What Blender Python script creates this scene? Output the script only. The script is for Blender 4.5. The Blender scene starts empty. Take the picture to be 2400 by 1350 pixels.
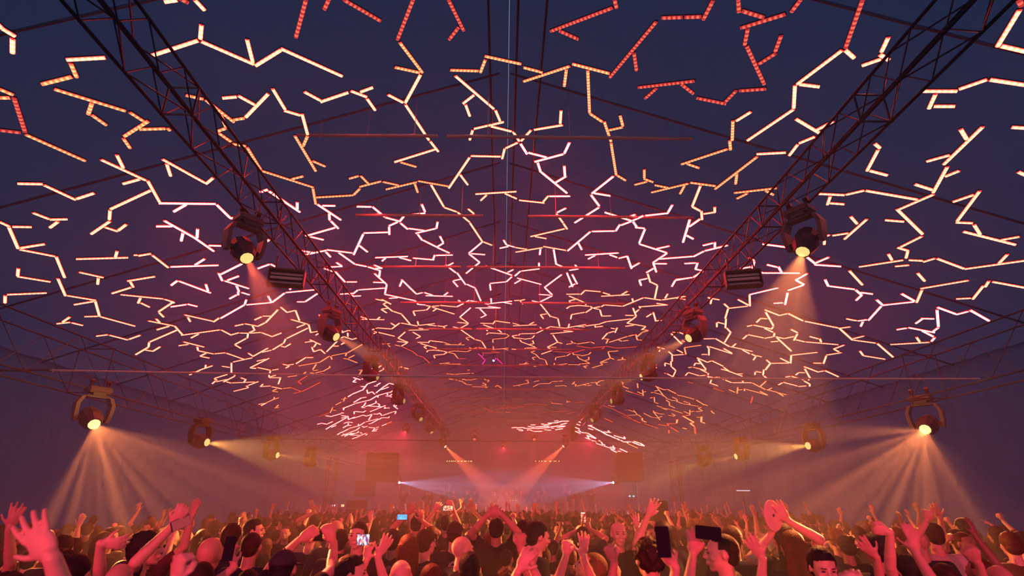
WORLD_S = 0.34
HAZE_D = 0.017
EXPO = 0.0
WASH = 1450
TUBES = """
@0 0 6
y -60 300 30 390;y 35 395 210 500;y 180 540 178 740;y 935 835 1480 805;o 995 885 1080 1080;o 590 1180 1010 1075
@400 0 6
y -260 775 385 565;y 435 345 418 540;y 430 575 1165 895;y 1075 550 1155 865;y 1195 920 1550 700;y 1545 675 2410 1065;y -90 20 90 -5;y 340 -10 475 135;r 160 -10 200 10;r 1905 -10 1760 525;r 2230 -20 2160 130
@800 0 6
r 30 -10 550 290;r 1015 -20 790 555;o 820 590 1140 1015;o 750 940 1095 1015;y 1115 1045 900 1440;o 1530 980 1920 992;o 2025 835 1955 1015;o 2015 785 2525 895;r 1505 -10 1720 425;r 1650 380 1515 555;y 1600 1060 2142 1524
@1200 0 6
r 1440 -10 1470 110;r 545 435 1415 105;r 665 430 935 550;r 2030 300 1375 1085;r 1715 740 1750 990;r 2105 248 2400 238;o 165 945 435 1015;o 165 1140 815 925;o 765 970 735 1205;o 850 895 1375 1030;o 1065 985 1090 1578
@1600 0 6
r 30 238 265 230;r 425 5 290 270;r 780 -10 790 165;r 835 150 1145 245;r 815 390 1445 195;r 1660 -10 1530 160;r 915 400 870 630;r 900 650 1145 1180;r 1385 495 1300 720;r 1310 745 1070 895;y 2240 700 1610 1175;r 2530 -10 2290 665;y 2285 700 2410 810;y 1645 1180 1925 1215
@2000 0 6
y 490 520 395 720;y 370 760 500 840;y 125 915 395 820;r 2320 -10 2365 80;y 2335 135 2025 645;y 2075 640 2420 720;y 950 1275 1460 1275;y 1490 1245 1880 1110;y 1920 1115 2420 1190
@0 190 5
o -10 85 155 155;o -10 190 115 190;r 165 190 295 590;r -10 570 245 600;o 300 620 1000 930;o 635 88 1470 345;o 1080 250 1035 385;o 1075 390 1245 510;o 1520 360 1685 465;o 1740 465 1455 645;o 1635 560 1935 552;o 1960 545 1990 572;o 1445 665 1525 780;y 1370 860 1445 1010;y 1185 915 1705 1155;y 1640 1145 1440 1200;y 1905 910 2400 1185;y 1955 965 2000 1105;y 205 1195 500 1200;o 2175 160 2380 205
@480 190 5
y 205 195 370 180;y 390 165 580 270;y 745 145 480 420;o 10 215 340 475;o 335 450 465 430;o 185 385 250 535;o 250 548 145 585;o 160 600 315 710;o 320 730 480 757;o 495 770 655 1030;y 795 85 940 325;y 930 340 1115 395;y 1140 380 1205 620;o 1205 640 1155 755;o 1055 635 1300 1050;o 1260 930 1410 995;o 665 1045 1270 1240;o 1015 1145 1155 1110;o 1745 1330 1820 1255;o 1810 1235 2065 1170;o 1690 1140 1800 1108;o 1825 1105 1915 1195;o 2085 1175 2265 1215;o 2120 1265 2480 1180;y 1165 120 1350 220;y 1355 240 1680 130;y 1710 110 1895 180;y 1820 125 1970 70;y 1900 200 1995 335;y 2145 155 2320 245;y 2350 270 2625 685;y 2220 945 2700 795;o 2290 945 2475 1000;y 15 1200 100 1130
@960 190 5
y 240 700 335 820;y 755 160 625 260;y 655 270 705 405;y 1005 335 1060 465;y 750 555 1100 475;y 740 570 705 685;y 950 525 1190 585;y 1210 585 1285 700;y 1425 570 1310 695;y 1465 565 1795 510;y 1775 340 1765 490;y 1130 780 1270 715;y 1115 785 1085 905;y 715 872 1060 880;y 705 890 460 1250;y 590 1090 680 1210;o 95 1165 450 1228;o 60 1195 95 1300;y 770 1320 1250 1290;w 1300 730 1375 850;w 1395 835 1610 890;w 1470 940 1805 850;w 1875 715 1815 840;w 1500 950 1535 1060;w 1545 1065 1845 1310;w 1835 1110 1710 1185;w 1812 990 1820 1105;o 2110 375 2260 475;o 2280 470 2360 705;o 2340 570 2500 535;o 2360 720 2420 1095;w 2390 1110 2140 1310;w 2165 1310 2355 1340
@1440 190 5
o 65 400 98 520;r 280 72 940 -5;r 785 35 925 145;r 495 80 360 200;r 965 195 1310 265;r 1430 105 1300 240;r 1465 110 1780 88;y 1600 355 1430 460;o 1388 460 1380 690;o 1350 690 1360 800;o 1330 790 785 970;o 850 965 995 1015;y 2115 45 2100 310;y 2100 325 1560 690;y 2125 440 2420 615;y 2565 465 2380 562;y 2350 645 2170 720;y 2150 735 2050 865;y 1670 850 2010 832;o 1675 880 1180 1260;o 1435 1080 1420 1200;o 890 1185 1190 1225;o 870 1195 435 1300;o 475 1215 630 1245;o 825 1215 770 1315;o 30 1100 135 1162;o 350 1030 350 1130;o 345 1140 455 1180;o 240 1210 385 1172;o 1405 1305 1905 1248;o 1770 1280 1865 1330
@1920 190 5
y 1360 150 1285 315;y 1345 290 1590 290;y 1915 530 1460 970;y 1655 560 1725 675;y 1530 860 1260 935;y 1500 1000 1335 1300;y 1480 1110 1640 1045;y 1120 1205 1325 1270;y 650 730 710 780;y 690 800 560 1045;y 590 1045 800 1100;y 2255 535 2420 545;y 2330 1060 2420 1100;y -10 1315 300 1330;y 315 1325 530 1275
@0 430 6
y 620 15 1060 220;y 1080 210 1325 130;y 2125 90 1555 355;y 2076 -48 2245 255;w 2230 270 3030 280;y 1550 370 1540 500;y 1550 525 1285 705;y 1470 605 1650 665;y 1665 655 1780 570;y 465 405 685 490;y 700 500 950 495;y 820 530 705 615;y -10 530 130 595;y 175 600 445 605;y 125 605 255 905;y 290 900 630 845;y 275 920 765 1015;y 790 1020 910 1315;y 1070 1055 1800 1035;y 1650 945 1625 1030;y 1880 1000 1930 1000;y 1945 1010 2125 980;y 2140 1000 2365 1175;y 1115 1240 1450 1315;y 260 1190 250 1290;w 2195 595 2420 595
@400 430 6
w -90 515 315 745;w 320 745 605 945;w 220 290 45 390;w 645 290 840 480;w 840 485 960 460;w 175 690 150 800;w 380 635 372 755;w 530 865 705 870;w 1255 115 1365 80;w 1380 100 1815 395;w 1780 260 1780 355;w 1310 835 1390 785;w 480 1055 345 1140;w -5 1165 670 1143;w 710 1270 1010 1120;w 1225 1190 1390 1130;w 1400 1125 1480 1165;w 1810 935 2000 965;w 1865 1000 2185 935;w 2180 955 2245 1025;w 2190 925 2550 970;w 2360 965 2585 1125;o 2000 60 2040 285;o 2045 190 2560 160;w 2060 285 2390 505;w 2130 305 2310 308;w 2230 415 2235 505;w 2250 520 2355 625;w 2310 615 1890 735;w 1960 740 2145 785;w 2155 1172 2410 1160;w 2330 1105 2400 1150;w 2160 1190 2310 1240
@800 430 6
w 215 318 415 322;w 435 320 605 460;w 615 470 800 520;w 795 535 670 590;w 672 600 675 710;w 650 680 310 690;w 310 705 175 995;w 250 865 365 955;w 820 530 885 450;w 895 447 1175 410;w 1175 390 1130 285;w 830 550 930 635;w 940 625 1160 655;w 1040 695 1325 628;w 1355 535 1338 625;w 1070 705 1135 790;w 1145 790 1345 890;w 1350 895 1515 970;w 1350 885 1440 830;w 1430 820 1385 735;w 1560 1000 1330 1005;w 1315 1000 1290 1065;w 1300 1068 1005 1042;w 475 1037 930 1020;w 625 1040 575 1085;w 815 1035 975 1078;y 1260 10 1440 320;y 1445 330 1615 390;y 1630 395 1800 535;y 1805 545 1985 815;y 1735 452 1870 432;y 1860 415 1780 350;y 2045 155 1960 235;y 2300 135 2470 210;y 1995 815 2115 862;w 1980 820 1795 975;w 1820 980 2015 995;w 1795 985 1940 1100;w 1945 1105 1755 1260;w 2030 1155 2395 1285;w 2330 1250 2420 1205;w 2280 790 2320 855;w 2330 860 2440 890;w 2230 905 2350 880;w 1465 1140 1610 1250;w 1500 1150 1575 1110;w 195 1130 350 1160;w 370 1165 545 1220;w 460 1140 570 1185;w 570 1187 475 1187;w 545 1220 535 1300
@1200 430 6
y 105 230 460 268;y 440 250 515 165;w 530 173 820 172;w 1110 155 1225 310;w 1225 330 885 545;w 640 400 760 340;y 620 415 715 545;y 720 555 775 635;y 745 630 265 740;y 325 740 490 770;w 1305 400 1685 520;w 1605 475 1735 430;w 1680 525 1535 580;w 1520 570 1460 660;w 1445 662 1130 668;w 1105 670 785 940;w 930 830 980 925;y 760 935 445 880;y 435 895 55 960;y 50 895 215 920;w 400 915 390 995;w 585 920 620 1130;w 625 1130 745 1180;w 1700 515 1850 445;w 1880 445 2200 410;w 2195 400 2255 295;w 1700 530 1755 610;w 1735 612 1870 625;w 1870 635 1790 830;w 1790 845 2180 970;w 2040 910 2215 872;w 2180 975 1985 1105;w 2080 1055 2545 1018;w 2010 1122 2180 1122;w 1985 1110 2028 1240;w 1995 1185 1895 1245;w 1035 1000 1500 970;w 1075 1055 1170 1005;w 1370 995 1480 1035;w 1505 1045 1630 1015;w 1620 1015 1680 1190;w 1680 1175 1795 1110;w 812 1215 935 1195;w 930 1190 885 1140;w 380 1110 378 1195;w 380 1195 140 1225;w 125 1225 45 1290
@1600 430 6
y 250 25 135 315;y 135 320 245 380;y 262 380 272 500;y 450 325 450 400;y 300 420 460 395;w 250 490 95 600;w 100 500 5 820;w 55 725 150 775;w 290 865 430 830;w 452 820 452 890;w 635 862 315 940;w 300 945 155 1020;w 30 1120 190 1110;w 210 1110 180 1200;w 185 1200 285 1220;w 285 1225 155 1310;w 140 1315 -90 1345;o 915 130 765 205;w 1125 845 1465 890;w 925 1040 1005 1080;w 1005 1090 980 1200;w 960 1165 815 1190;w 1035 1220 1135 1255;w 1145 1252 1650 1252;w 1185 1135 1330 1170;w 1345 1165 1390 1245;w 1740 1025 1860 1120;w 1870 1110 2055 1030;w 1855 1135 2230 1160;y 2075 175 2035 290;y 2070 270 2275 285;y 2360 460 2450 560;y 2110 725 2335 690;y 2275 775 2590 495;y 1970 745 2070 715;y 1995 765 1990 850
@2000 430 6
y 175 95 900 220;y 1130 145 645 355;y 610 355 970 705;y 965 735 665 885;y 445 508 715 530;y 620 895 770 940;y 765 945 740 1040;y 85 1165 700 1070;y 490 985 540 1070;y 590 1158 785 1140;y 780 1070 980 1080;y 985 1095 1150 1045;y 1175 1050 1550 1190;y 1565 1195 2420 1075;y 2165 990 2050 1110;y 1775 100 1460 520;y 1695 150 1405 250;y 1440 540 1680 550;y 1695 575 1780 710;y 1545 670 2280 855;y 2085 785 2335 740
@0 640 6
y 245 40 705 115;y 815 70 920 310;y 100 295 655 272;y 75 310 72 410;y 1385 60 1375 150;y 1790 105 2180 42;y 1830 110 1875 190;y 1845 195 1575 280;y 940 308 1345 375;y 1040 438 1320 390;y 1340 385 1400 600;y 1185 605 1375 600;y 1410 605 1895 738;y 885 680 985 612;y 795 705 985 685;y 1005 690 1160 728;y 1350 880 1515 860;y 1535 865 1795 932;y 1815 925 1975 868;y 1695 295 2290 355;y 2310 360 2440 400;y 1980 340 1945 415;y 1975 410 2100 470;y 2235 535 2440 400;y 2235 545 2300 610;y 2195 635 2245 685;y 2085 665 2440 735;y 2215 790 2380 740;y 2110 960 2490 795;y 2100 965 2090 1030;y 2090 1035 1910 1140;y 2040 1075 2160 1092;y 2165 1085 2255 1030
@400 640 6
w 675 -5 725 100;w 10 165 100 100;w 115 105 560 272;w 495 150 525 245;w 0 400 50 410;w 0 468 220 435;w 235 428 370 462;w 755 100 1095 210;w 800 95 960 35;w 925 170 960 250;w 950 255 950 300;w 995 265 1105 298;w 830 355 930 300;w 1065 368 1045 430;w 1040 440 705 630;w 1065 440 1415 408;w 1370 315 1415 400;w 1430 405 1605 275;w 1615 268 2025 228;w 1695 180 1680 225;w 1775 398 1880 398;w 1895 395 2070 280;y 195 580 600 672;y 240 610 275 675;y 605 680 685 625;y 55 735 165 860;y 145 868 690 792;y 290 905 395 850;y 710 792 850 865;y 855 862 960 832;y 970 835 1090 840;y 1110 838 1265 828;y 1275 830 1430 888;y 1440 882 1560 835;y 900 738 1025 712;y 1040 705 1230 742;y 1235 738 1330 692;y 1340 688 1510 508;y 1290 598 1405 598;y 1180 652 1280 608;y 1150 735 1180 795;y 1175 800 1105 832;y 1090 840 1080 905;y 1065 912 905 998;y 905 1005 985 1050;y 1545 470 1635 545;y 1640 545 1745 520;y 1755 515 1810 660;y 1690 645 1925 712;y 1890 715 1770 762;y 1940 715 1970 830;y 1965 830 2100 808;y 1930 768 1635 912;y 1620 918 1590 980;y 1580 985 1435 1072;y 1550 1022 1610 1035;y 1615 1032 1690 988;y 1415 1078 1285 1108;y 1370 1048 1160 1165;y 1090 1120 1160 1165;y 1150 1185 875 1245;y 1025 1205 780 1118;y 765 1115 615 1128;y 600 1130 385 1085;y 385 1080 375 1030;y 180 960 465 1032;y 110 1015 250 995;y 500 1120 415 1162;y 420 1165 540 1188;y 855 1255 855 1350;y 495 1285 488 1330;y 590 1297 430 1350;y 720 1303 825 1320;y 1210 1232 1335 1205;y 1385 1192 1120 1325;y 1120 1330 1195 1330;y 1220 1322 1360 1350;y 1575 1275 1640 1290;y 1730 1275 1640 1290;y 1620 1330 1670 1300;y 1765 1268 1905 1180;y 1910 1182 2000 1182;o 1795 1300 2100 1248;o 2105 1245 2235 1162;o 2260 1158 2400 1130;o 2250 1165 2268 1208;o 2050 1275 2000 1350;y 1885 968 1985 955;y 1955 930 2105 1000;y 2050 985 2015 1035;y 1985 1035 2010 1100;y 2015 1098 2100 1072;y 2105 1068 2170 1125;y 2195 1100 2345 950;y 2280 1020 2360 1020;y 2085 580 2135 598;y 2098 585 2098 660;y 2040 868 2095 835
@800 640 6
w -85 -25 50 118;w 70 118 215 118;w 465 0 630 148;w 540 0 530 40;w 445 122 590 128;w 640 155 615 280;w 610 205 240 230;w 235 232 165 285;w 170 278 -20 290;w 110 290 180 322;w 185 318 270 315;w 605 292 1025 380;w 670 350 790 340;w 1035 382 1080 435;w 1085 435 1175 442;w 845 85 1050 285;w 855 105 822 180;w 1055 290 1140 270;w 1165 268 1280 305;w 1185 312 1560 322;w 1445 308 1500 268;w 1625 -10 1745 155;w 1570 103 1680 80;w 1568 108 1635 185;w 1760 150 1880 205;w 1885 215 1960 385;w 1810 382 2070 432;w 1800 378 1625 470;w 1645 375 1690 412;w 2085 425 2400 390;w 2105 350 2108 410;w 2270 405 2400 430;w 2090 140 2310 118;w 2325 115 2400 45;w 2088 150 2100 235;y 1185 450 1250 462;y 1250 465 1200 515;y 1180 515 1005 530;y 1010 535 1035 592;y 1270 462 1370 455;y 1385 448 1610 470;y 1275 472 1585 570;y 1340 495 1290 530;w 1885 485 2235 485;w 2065 462 2230 485;w 1945 495 2035 588;w 2030 590 1960 622;w 1820 482 1670 612;y 1665 615 1785 700;y 1630 687 1785 702;y 1785 710 1665 775;y 1570 750 1645 770;y 1670 785 1870 925;y 1885 930 1965 952;y 1975 960 2030 1050;o 1815 895 1750 905;o 1750 910 1790 940;y 1955 700 2115 705;y 2130 712 2165 668;y 2170 668 2370 697;y 1995 722 2215 800;y 2080 768 2025 778;y 2028 782 2055 808;y 2215 800 2250 830;y 2310 852 2070 835;y 2065 838 2045 858;o 2325 855 2360 878;o 2355 882 2300 915;o 2285 912 2130 925;o 2130 930 2133 972;y 480 360 590 382;y 565 362 695 430;y 640 410 590 425;y 590 430 720 532;y 650 490 560 500;y 560 505 635 552;y 730 532 845 570;y 850 578 965 710;y 838 697 1065 738;y 820 697 710 780;y 695 697 760 738;y 1070 672 1085 725;y 1090 730 1310 705;y 1210 722 1330 738;y 1350 735 1420 745;y 1485 732 1425 748;y 1435 752 1475 785;y 700 780 500 765;y 500 770 430 792;y 455 812 745 882;y 500 825 455 848;y 265 605 375 640;y 285 643 600 650;y 505 645 545 612;y 900 822 800 910;y 800 912 935 968;y 785 957 920 970;y 930 975 845 1022;o 755 1005 825 1022;r 850 1030 1000 1095;r 1000 1095 1070 1155;y 945 798 1225 790;y 1085 770 1200 788;y 1005 825 1110 885;y 1110 890 1050 915;y 1070 968 1210 970;y 1225 975 1245 945;y 1245 945 1425 967;y 1110 985 1330 1048;y 1200 1020 1160 1030;y 1160 1032 1195 1058;y 1330 1050 1370 1080;y 1430 1092 1320 1080;y 1315 1078 1215 1082;y 1215 1085 1205 1105;y 1440 1095 1485 1108;y 1485 1112 1440 1140;y 1430 1138 1300 1150;y 1300 1155 1315 1190;o 1500 1105 1575 1092;o 1575 1090 1765 1102;o 1500 1110 1590 1130;o 1590 1132 1640 1195;r 1650 1198 1750 1200;o 1770 1100 1905 1042;o 1795 1040 1840 1062;o 1925 1042 2110 1072;o 2135 1025 2140 1065;o 2125 1072 2350 1052;o 2270 1060 2350 1078;r 1970 1120 2230 1115;r 2110 1098 2215 1110;r 2000 1130 1980 1170;o 1440 970 1530 1000;o 1455 1000 1730 1005;o 1655 1000 1688 978;o 560 992 680 988;o 630 995 685 1030;y 0 830 100 802;y 105 800 145 810;y 0 795 25 830;y 90 835 92 885;y 0 905 35 888;y 35 888 155 928;y 160 925 230 905;y 0 1000 45 972;o 310 990 90 1115;o 90 1115 0 1130;o 75 1120 60 1160;o 30 1195 100 1205;o 185 1150 105 1190;o 100 1210 220 1255;o 1380 1270 1520 1255;o 1450 1262 1530 1275;o 1540 1275 1670 1275;o 1640 1280 1720 1292;y 525 1325 575 1285;y 600 1320 590 1350;y 805 1320 860 1312;y 870 1325 940 1340;r 1085 1158 1160 1180;r 1160 1185 1240 1260;m 1925 1130 1975 1175;m 1980 1180 2022 1222;m 2020 1225 1985 1280;m 2140 1230 2178 1195;m 2180 1195 2265 1275
@1200 640 6
w 45 35 110 -25;w 75 65 415 155;w 125 90 40 140;w 700 15 460 195;w 460 200 565 300;w 385 295 540 305;w 565 315 385 405;w 285 385 375 405;w 770 -10 850 185;w 845 15 915 145;w 890 145 805 190;y 385 415 465 510;y 468 515 540 608;y 490 568 400 582;y 400 585 440 635;y 550 605 640 630;y 645 635 670 745;y 540 748 760 770;y 535 750 345 840;y 395 758 425 790;y 805 708 795 755;y 770 765 1040 718;y 905 742 1025 752;y 1040 738 1245 710;y 1245 705 1335 675;y 1165 732 1175 758;y 1195 752 1280 740;y 1345 675 1680 638;y 330 845 130 848;y 115 850 95 870;y 80 868 5 880;y 5 885 40 912;y 50 908 165 918;y 170 925 285 912;y 290 905 315 875;y 110 935 130 960;y 130 962 325 1035;y 290 945 305 985;y 300 990 245 1000;y 350 1048 210 1050;y 195 1050 165 1075;y 160 1075 0 1065;y 35 382 105 378;y 185 365 110 382;y 115 385 150 430;y 12 700 105 725;y 20 738 350 722;y 250 715 310 685;y 770 292 960 290;y 970 295 1020 245;y 1025 238 1250 257;y 1280 270 1380 300;y 1260 320 1655 297;y 1545 295 1625 250;y 805 318 1010 405;y 1015 405 1040 440;y 890 365 805 385;y 810 390 820 428;y 770 492 810 465;y 815 462 950 448;y 950 450 1090 462;y 1100 462 1130 485;y 1125 490 1040 548;y 1025 545 840 578;y 838 582 825 640;y 1145 485 1245 465;y 1260 465 1300 440;y 1310 442 1545 460;y 1145 490 1230 505;y 1235 510 1262 600;y 1275 600 1395 595;y 1560 460 1850 340;y 1690 350 1700 390;y 1865 340 2100 375;y 1905 0 1945 125;y 1955 122 2045 165;y 2045 170 2008 350;w 1905 68 1790 95;w 1790 100 1815 168;w 2250 180 2295 98;w 2300 95 2500 60;y 2190 285 2155 345;y 2115 370 2440 320;y 2310 345 2440 365;y 2190 440 1805 468;y 2035 420 2170 438;y 1790 460 1800 485;y 1785 508 1735 550;y 1700 485 1745 600;y 1600 588 1715 590;y 1745 605 1620 698;y 1625 700 1885 745;y 1715 728 1600 742;y 1880 750 1825 790;o 1830 788 1920 800;o 1915 805 1835 825;o 1830 830 1765 885;y 1985 545 2020 665;y 2015 668 2110 657;y 1965 565 1895 610;o 1740 855 1760 930;o 1765 935 1835 937;o 1725 862 1640 882;o 1625 885 1370 968;o 1500 935 1545 955;o 1560 950 1640 940;y 1345 838 1270 922;y 1360 835 1440 812;y 1480 762 1450 830;y 1395 770 1450 778;o 1300 918 1370 928;o 1350 930 1325 985;y 545 848 860 815;y 730 805 860 815;y 575 865 640 965;y 640 968 710 985;y 635 970 500 1035;o 520 1035 630 1040;y 500 1040 565 1080;y 560 1085 415 1135;o 765 998 845 985;o 830 950 850 975;o 855 978 905 985;o 920 992 1095 965;o 1110 965 1160 985;r 905 1020 1120 1050;r 1135 1048 1305 1025;r 1265 1058 1305 1035;r 1320 1022 1480 1050;r 1480 1050 1770 1030;r 600 1095 785 1115;r 785 1110 840 1100;r 855 1115 1025 1070;o 885 1142 975 1150;o 980 1160 1080 1138;o 1085 1135 1110 1108;o 915 1165 940 1195;o 940 1195 1090 1262;o 1080 1175 1080 1210;o 1080 1212 1030 1225;o 1100 1265 980 1270;o 965 1270 935 1290;o 930 1285 795 1282;o 850 1118 870 1145;o 825 1125 775 1158;o 760 1160 620 1182;o 615 1185 610 1218;o 325 1090 270 1105;o 270 1110 335 1140;o 335 1140 390 1198;o 395 1195 465 1215;o 470 1220 495 1290;o 390 1285 570 1297;o 385 1290 320 1312;o 320 1312 285 1295;o 600 1262 590 1290;o 575 1297 780 1270;o 340 1175 285 1185;o 285 1190 312 1215;o 105 1280 240 1270;o 175 1272 210 1250;o 1355 1100 1495 1088;o 1350 1105 1380 1190;o 1385 1190 1440 1210;o 1375 1195 1245 1250;o 1245 1250 1345 1250;o 1240 1260 1275 1280;o 1275 1285 1130 1328;o 1485 1220 1560 1208;o 1550 1178 1555 1205;o 1560 1205 1610 1212;o 1065 1298 1005 1308;o 1010 1310 1045 1330;y 2235 845 2385 990;o 2260 825 2340 830;y 2355 830 2450 865;y 2040 1035 2150 1062;y 2080 1045 2070 1095;y 2200 1098 2255 1145;y 2260 1150 2420 1138;y 2320 1075 2400 1115;y 2250 1150 2252 1235;y 2235 1235 2238 1310;y 2150 1258 2225 1278;y 2150 1265 2152 1300;y 1880 1245 1920 1245;y 1965 1300 2030 1288;y 1970 1302 2035 1328;y 2245 1315 2290 1350
@1600 640 6
w 1750 0 1590 90;w 1590 92 1705 155;w 1700 160 1485 235;w 1475 270 1440 435;w 1285 418 1415 410;w 1345 200 945 295;y 940 300 945 455;y 775 365 925 445;y 920 458 650 488;y 580 425 640 480;y 640 490 598 630;y 610 635 600 765;y 590 710 490 685;y 480 690 480 750;y 615 765 675 830;y 672 835 590 970;y 300 918 455 915;y 460 915 655 1028;y 670 1028 985 1095;y 750 985 700 1030;y 840 1075 940 1128;y 355 335 395 355;y 400 350 520 370;y 405 360 392 425;y 1155 510 1350 585;y 1355 590 1475 562;y 1480 560 1690 665;y 1715 670 2190 765;w 2000 85 2045 175;w 2050 175 2420 222;y 1165 540 1275 735;y 1195 635 1090 630;y 1090 635 1040 685;y 1275 745 1250 780;y 1255 780 1000 725;y 985 725 910 742;y 1150 770 1270 825;y 1290 835 1282 885;y 1275 888 1155 910;y 1140 905 920 860;y 910 865 850 918;y 1310 888 1430 915;y 1440 910 1570 885;y 1520 785 1615 832;y 1615 845 1565 938;y 1590 930 1715 960;y 1730 960 2190 1000;y 1925 915 1945 960;y 1910 918 1785 885;y 1245 960 1350 950;y 1320 900 1525 1090;y 1895 1108 1530 1148;y 1525 1150 1518 1260;y 1370 1190 1500 1255;y 1495 1258 1245 1262;y 1175 1215 1230 1262;y 1230 1265 1165 1350;y 2270 1005 2125 1060;y 2125 1065 2195 1100;y 2235 1112 2025 1145;y 2020 1155 1980 1265;y 1955 1260 1840 1258;y 965 1132 1025 1160;y 1035 1155 1115 1172;y 1030 1165 995 1215;y 375 1028 700 1130;y 575 1055 690 1120;y 345 1020 362 1050;y 370 1050 368 1148;y 350 1138 270 1138;o 25 1042 265 1008;o 25 1050 45 1138;y 200 1185 345 1248;y 350 1248 405 1228;y 410 1228 570 1305;y 215 1215 325 1345;y 245 1265 180 1260;y 180 1262 160 1295;o 85 1325 130 1315;o 145 1318 290 1350;y 1705 1310 1820 1350;y 2200 770 2360 748;y 2200 770 2385 935;y 2300 635 2420 660
@2000 640 6
y -60 -40 125 160;y 900 -5 1000 105;w 30 230 110 300;w 100 265 275 288;w 120 300 40 375;w 325 370 405 440;w 410 445 860 395;w 675 285 855 385;y 890 405 965 230;y 950 210 1620 95;y 1905 105 1855 185;y 1830 170 1680 358;y 1655 345 1450 355;y 1955 115 2420 200;w 395 455 215 655;y 0 655 50 662;w 65 665 195 648;w 135 675 105 740;w 1180 475 1440 570;w 1450 575 1620 530;w 1640 515 1905 665;w 1175 510 1195 745;w 1140 635 955 632;w 965 640 880 700;w 1195 760 1120 815;w 1145 830 775 760;w 755 765 615 788;w 965 805 1120 885;w 1145 900 1100 950;y 1070 965 525 998;y 885 895 930 960;y 150 878 0 915;y 0 935 315 978;y 335 985 555 1175;y 90 1090 135 1150;y 140 1155 450 1205
@400 850 6
y 855 0 855 135;y 1125 70 1195 75;y 1220 62 1400 100;y 1425 100 1515 85;y 1405 110 1390 155;y 1385 165 1385 200;y 1395 195 1480 170;y 1390 205 1550 205;y 1545 210 1515 295;o 1515 152 1535 150;y 200 135 340 125;y 350 130 430 90;y 260 165 300 155;y 800 158 615 215;y 615 220 650 240;y 635 250 585 290;y 640 262 790 230;y 905 170 900 180;y 900 185 745 265;y 780 262 845 280;y 860 278 1180 265;y 985 205 1060 232;y 1055 235 1035 265;y 1235 260 1090 315;y 1065 320 1090 345;y 1085 348 885 398;y 1255 330 1400 322;y 1300 295 1270 325;y 1420 332 1560 362;o 1490 365 1435 392;o 1435 398 1505 405;o 1580 358 1690 345;r 1690 345 1830 398;y 1235 580 1335 565;y 1275 598 1340 565;o 1340 562 1450 510;o 1450 510 1520 488;o 1458 478 1455 505;o 1520 590 1485 620;o 1455 630 1520 625;o 1640 195 1780 175;o 2000 108 2070 98;o 1960 135 2010 142;o 2030 140 2150 112;o 2150 112 2238 65;o 2238 65 2235 42;r 2110 140 2155 160;r 1925 180 1790 262;r 1790 262 1838 295;o 1860 160 1905 125;r 1720 430 1840 400;r 1850 400 1940 355;r 1940 355 2105 270
w 2180 742 2260 752;w 2265 750 2400 712;o 2320 590 2400 550;o 2280 625 2245 700;o 2275 662 2320 665;w 2060 862 2120 848;w 2125 848 2200 862;w 2210 855 2278 825;w 2185 932 2270 880;w 2270 880 2400 812;w 2260 905 2325 878;w 2345 1008 2400 975;r 2080 755 2235 700
@800 850 6
y 525 60 575 30;y 600 60 602 80;y 530 120 582 98;o 325 105 355 100;y 432 75 438 85;o 235 190 290 105;o 245 100 295 100;w 170 205 265 235;w 285 225 340 220;w 165 265 205 230;w 205 270 165 265;w 345 222 400 238;w 405 240 455 265;w 495 252 375 292;w 370 292 300 382;w 275 330 330 332;w 290 382 150 440;w 145 445 95 475;o 80 495 0 510;o 55 480 30 540;w 550 282 500 310;w 460 325 505 322;w 735 300 670 285;w 665 290 610 330;w 610 325 490 420;w 665 340 560 375;w 360 380 372 428;w 375 425 435 405;w 435 408 468 438;w 750 378 680 418;w 665 415 520 455;w 515 455 515 482;w 505 460 405 520;w 400 520 195 570;w 175 555 285 490;w 290 490 348 482;w 190 575 20 640;w 30 660 40 630;w 645 420 650 450;w 625 465 680 465;w 735 425 680 465;w 685 475 710 478;w 345 555 320 600;w 285 622 320 600;w 290 625 325 630;w 335 615 405 590;w 485 535 490 560;w 490 560 380 605;w 380 605 560 615;w 510 570 540 588;w 540 590 520 620;w 620 598 530 635;w 520 640 405 685;w 620 620 605 640;w 610 636 675 632;w 770 570 735 605;w 735 605 790 645;w 765 610 785 590;w 345 672 310 692;w 310 692 185 682;w 182 685 180 715;w 0 700 30 705;w 0 740 90 750;w 95 750 100 795;w 0 775 60 760;w 0 810 80 765;w 105 795 190 760;w 310 732 160 780;w 310 735 350 748;w 350 748 430 722;w 430 730 385 800;w 450 718 510 720;w 510 718 540 705;w 540 705 570 740;w 585 738 720 690;w 720 690 770 680;w 770 685 755 715;w 675 755 665 770;w 665 770 570 770;w 570 770 530 795;w 520 785 345 828;w 520 795 425 848;w 425 848 385 855;w 330 835 250 885;w 240 860 240 885;w 245 885 105 920;w 35 850 95 830;w 95 830 155 838;w 25 912 80 880;w 80 880 135 878;w 100 845 95 880;w 100 930 0 980;w 290 890 320 905;w 320 905 365 890;w 385 905 470 915;w 525 900 485 912;w 470 920 440 960;w 430 962 495 955;w 510 930 450 950;w 570 885 635 858;o 645 855 710 825;w 260 908 210 945;w 210 945 115 980;w 240 960 235 978;w 235 978 130 1010;w 0 1025 110 985;w 45 1032 150 985;w 110 1010 270 1020;w 345 990 270 1020;w 265 978 290 992;w 260 1030 155 1068;w 345 1015 365 1000;w 20 1000 60 1010;w 60 1010 180 990
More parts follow.
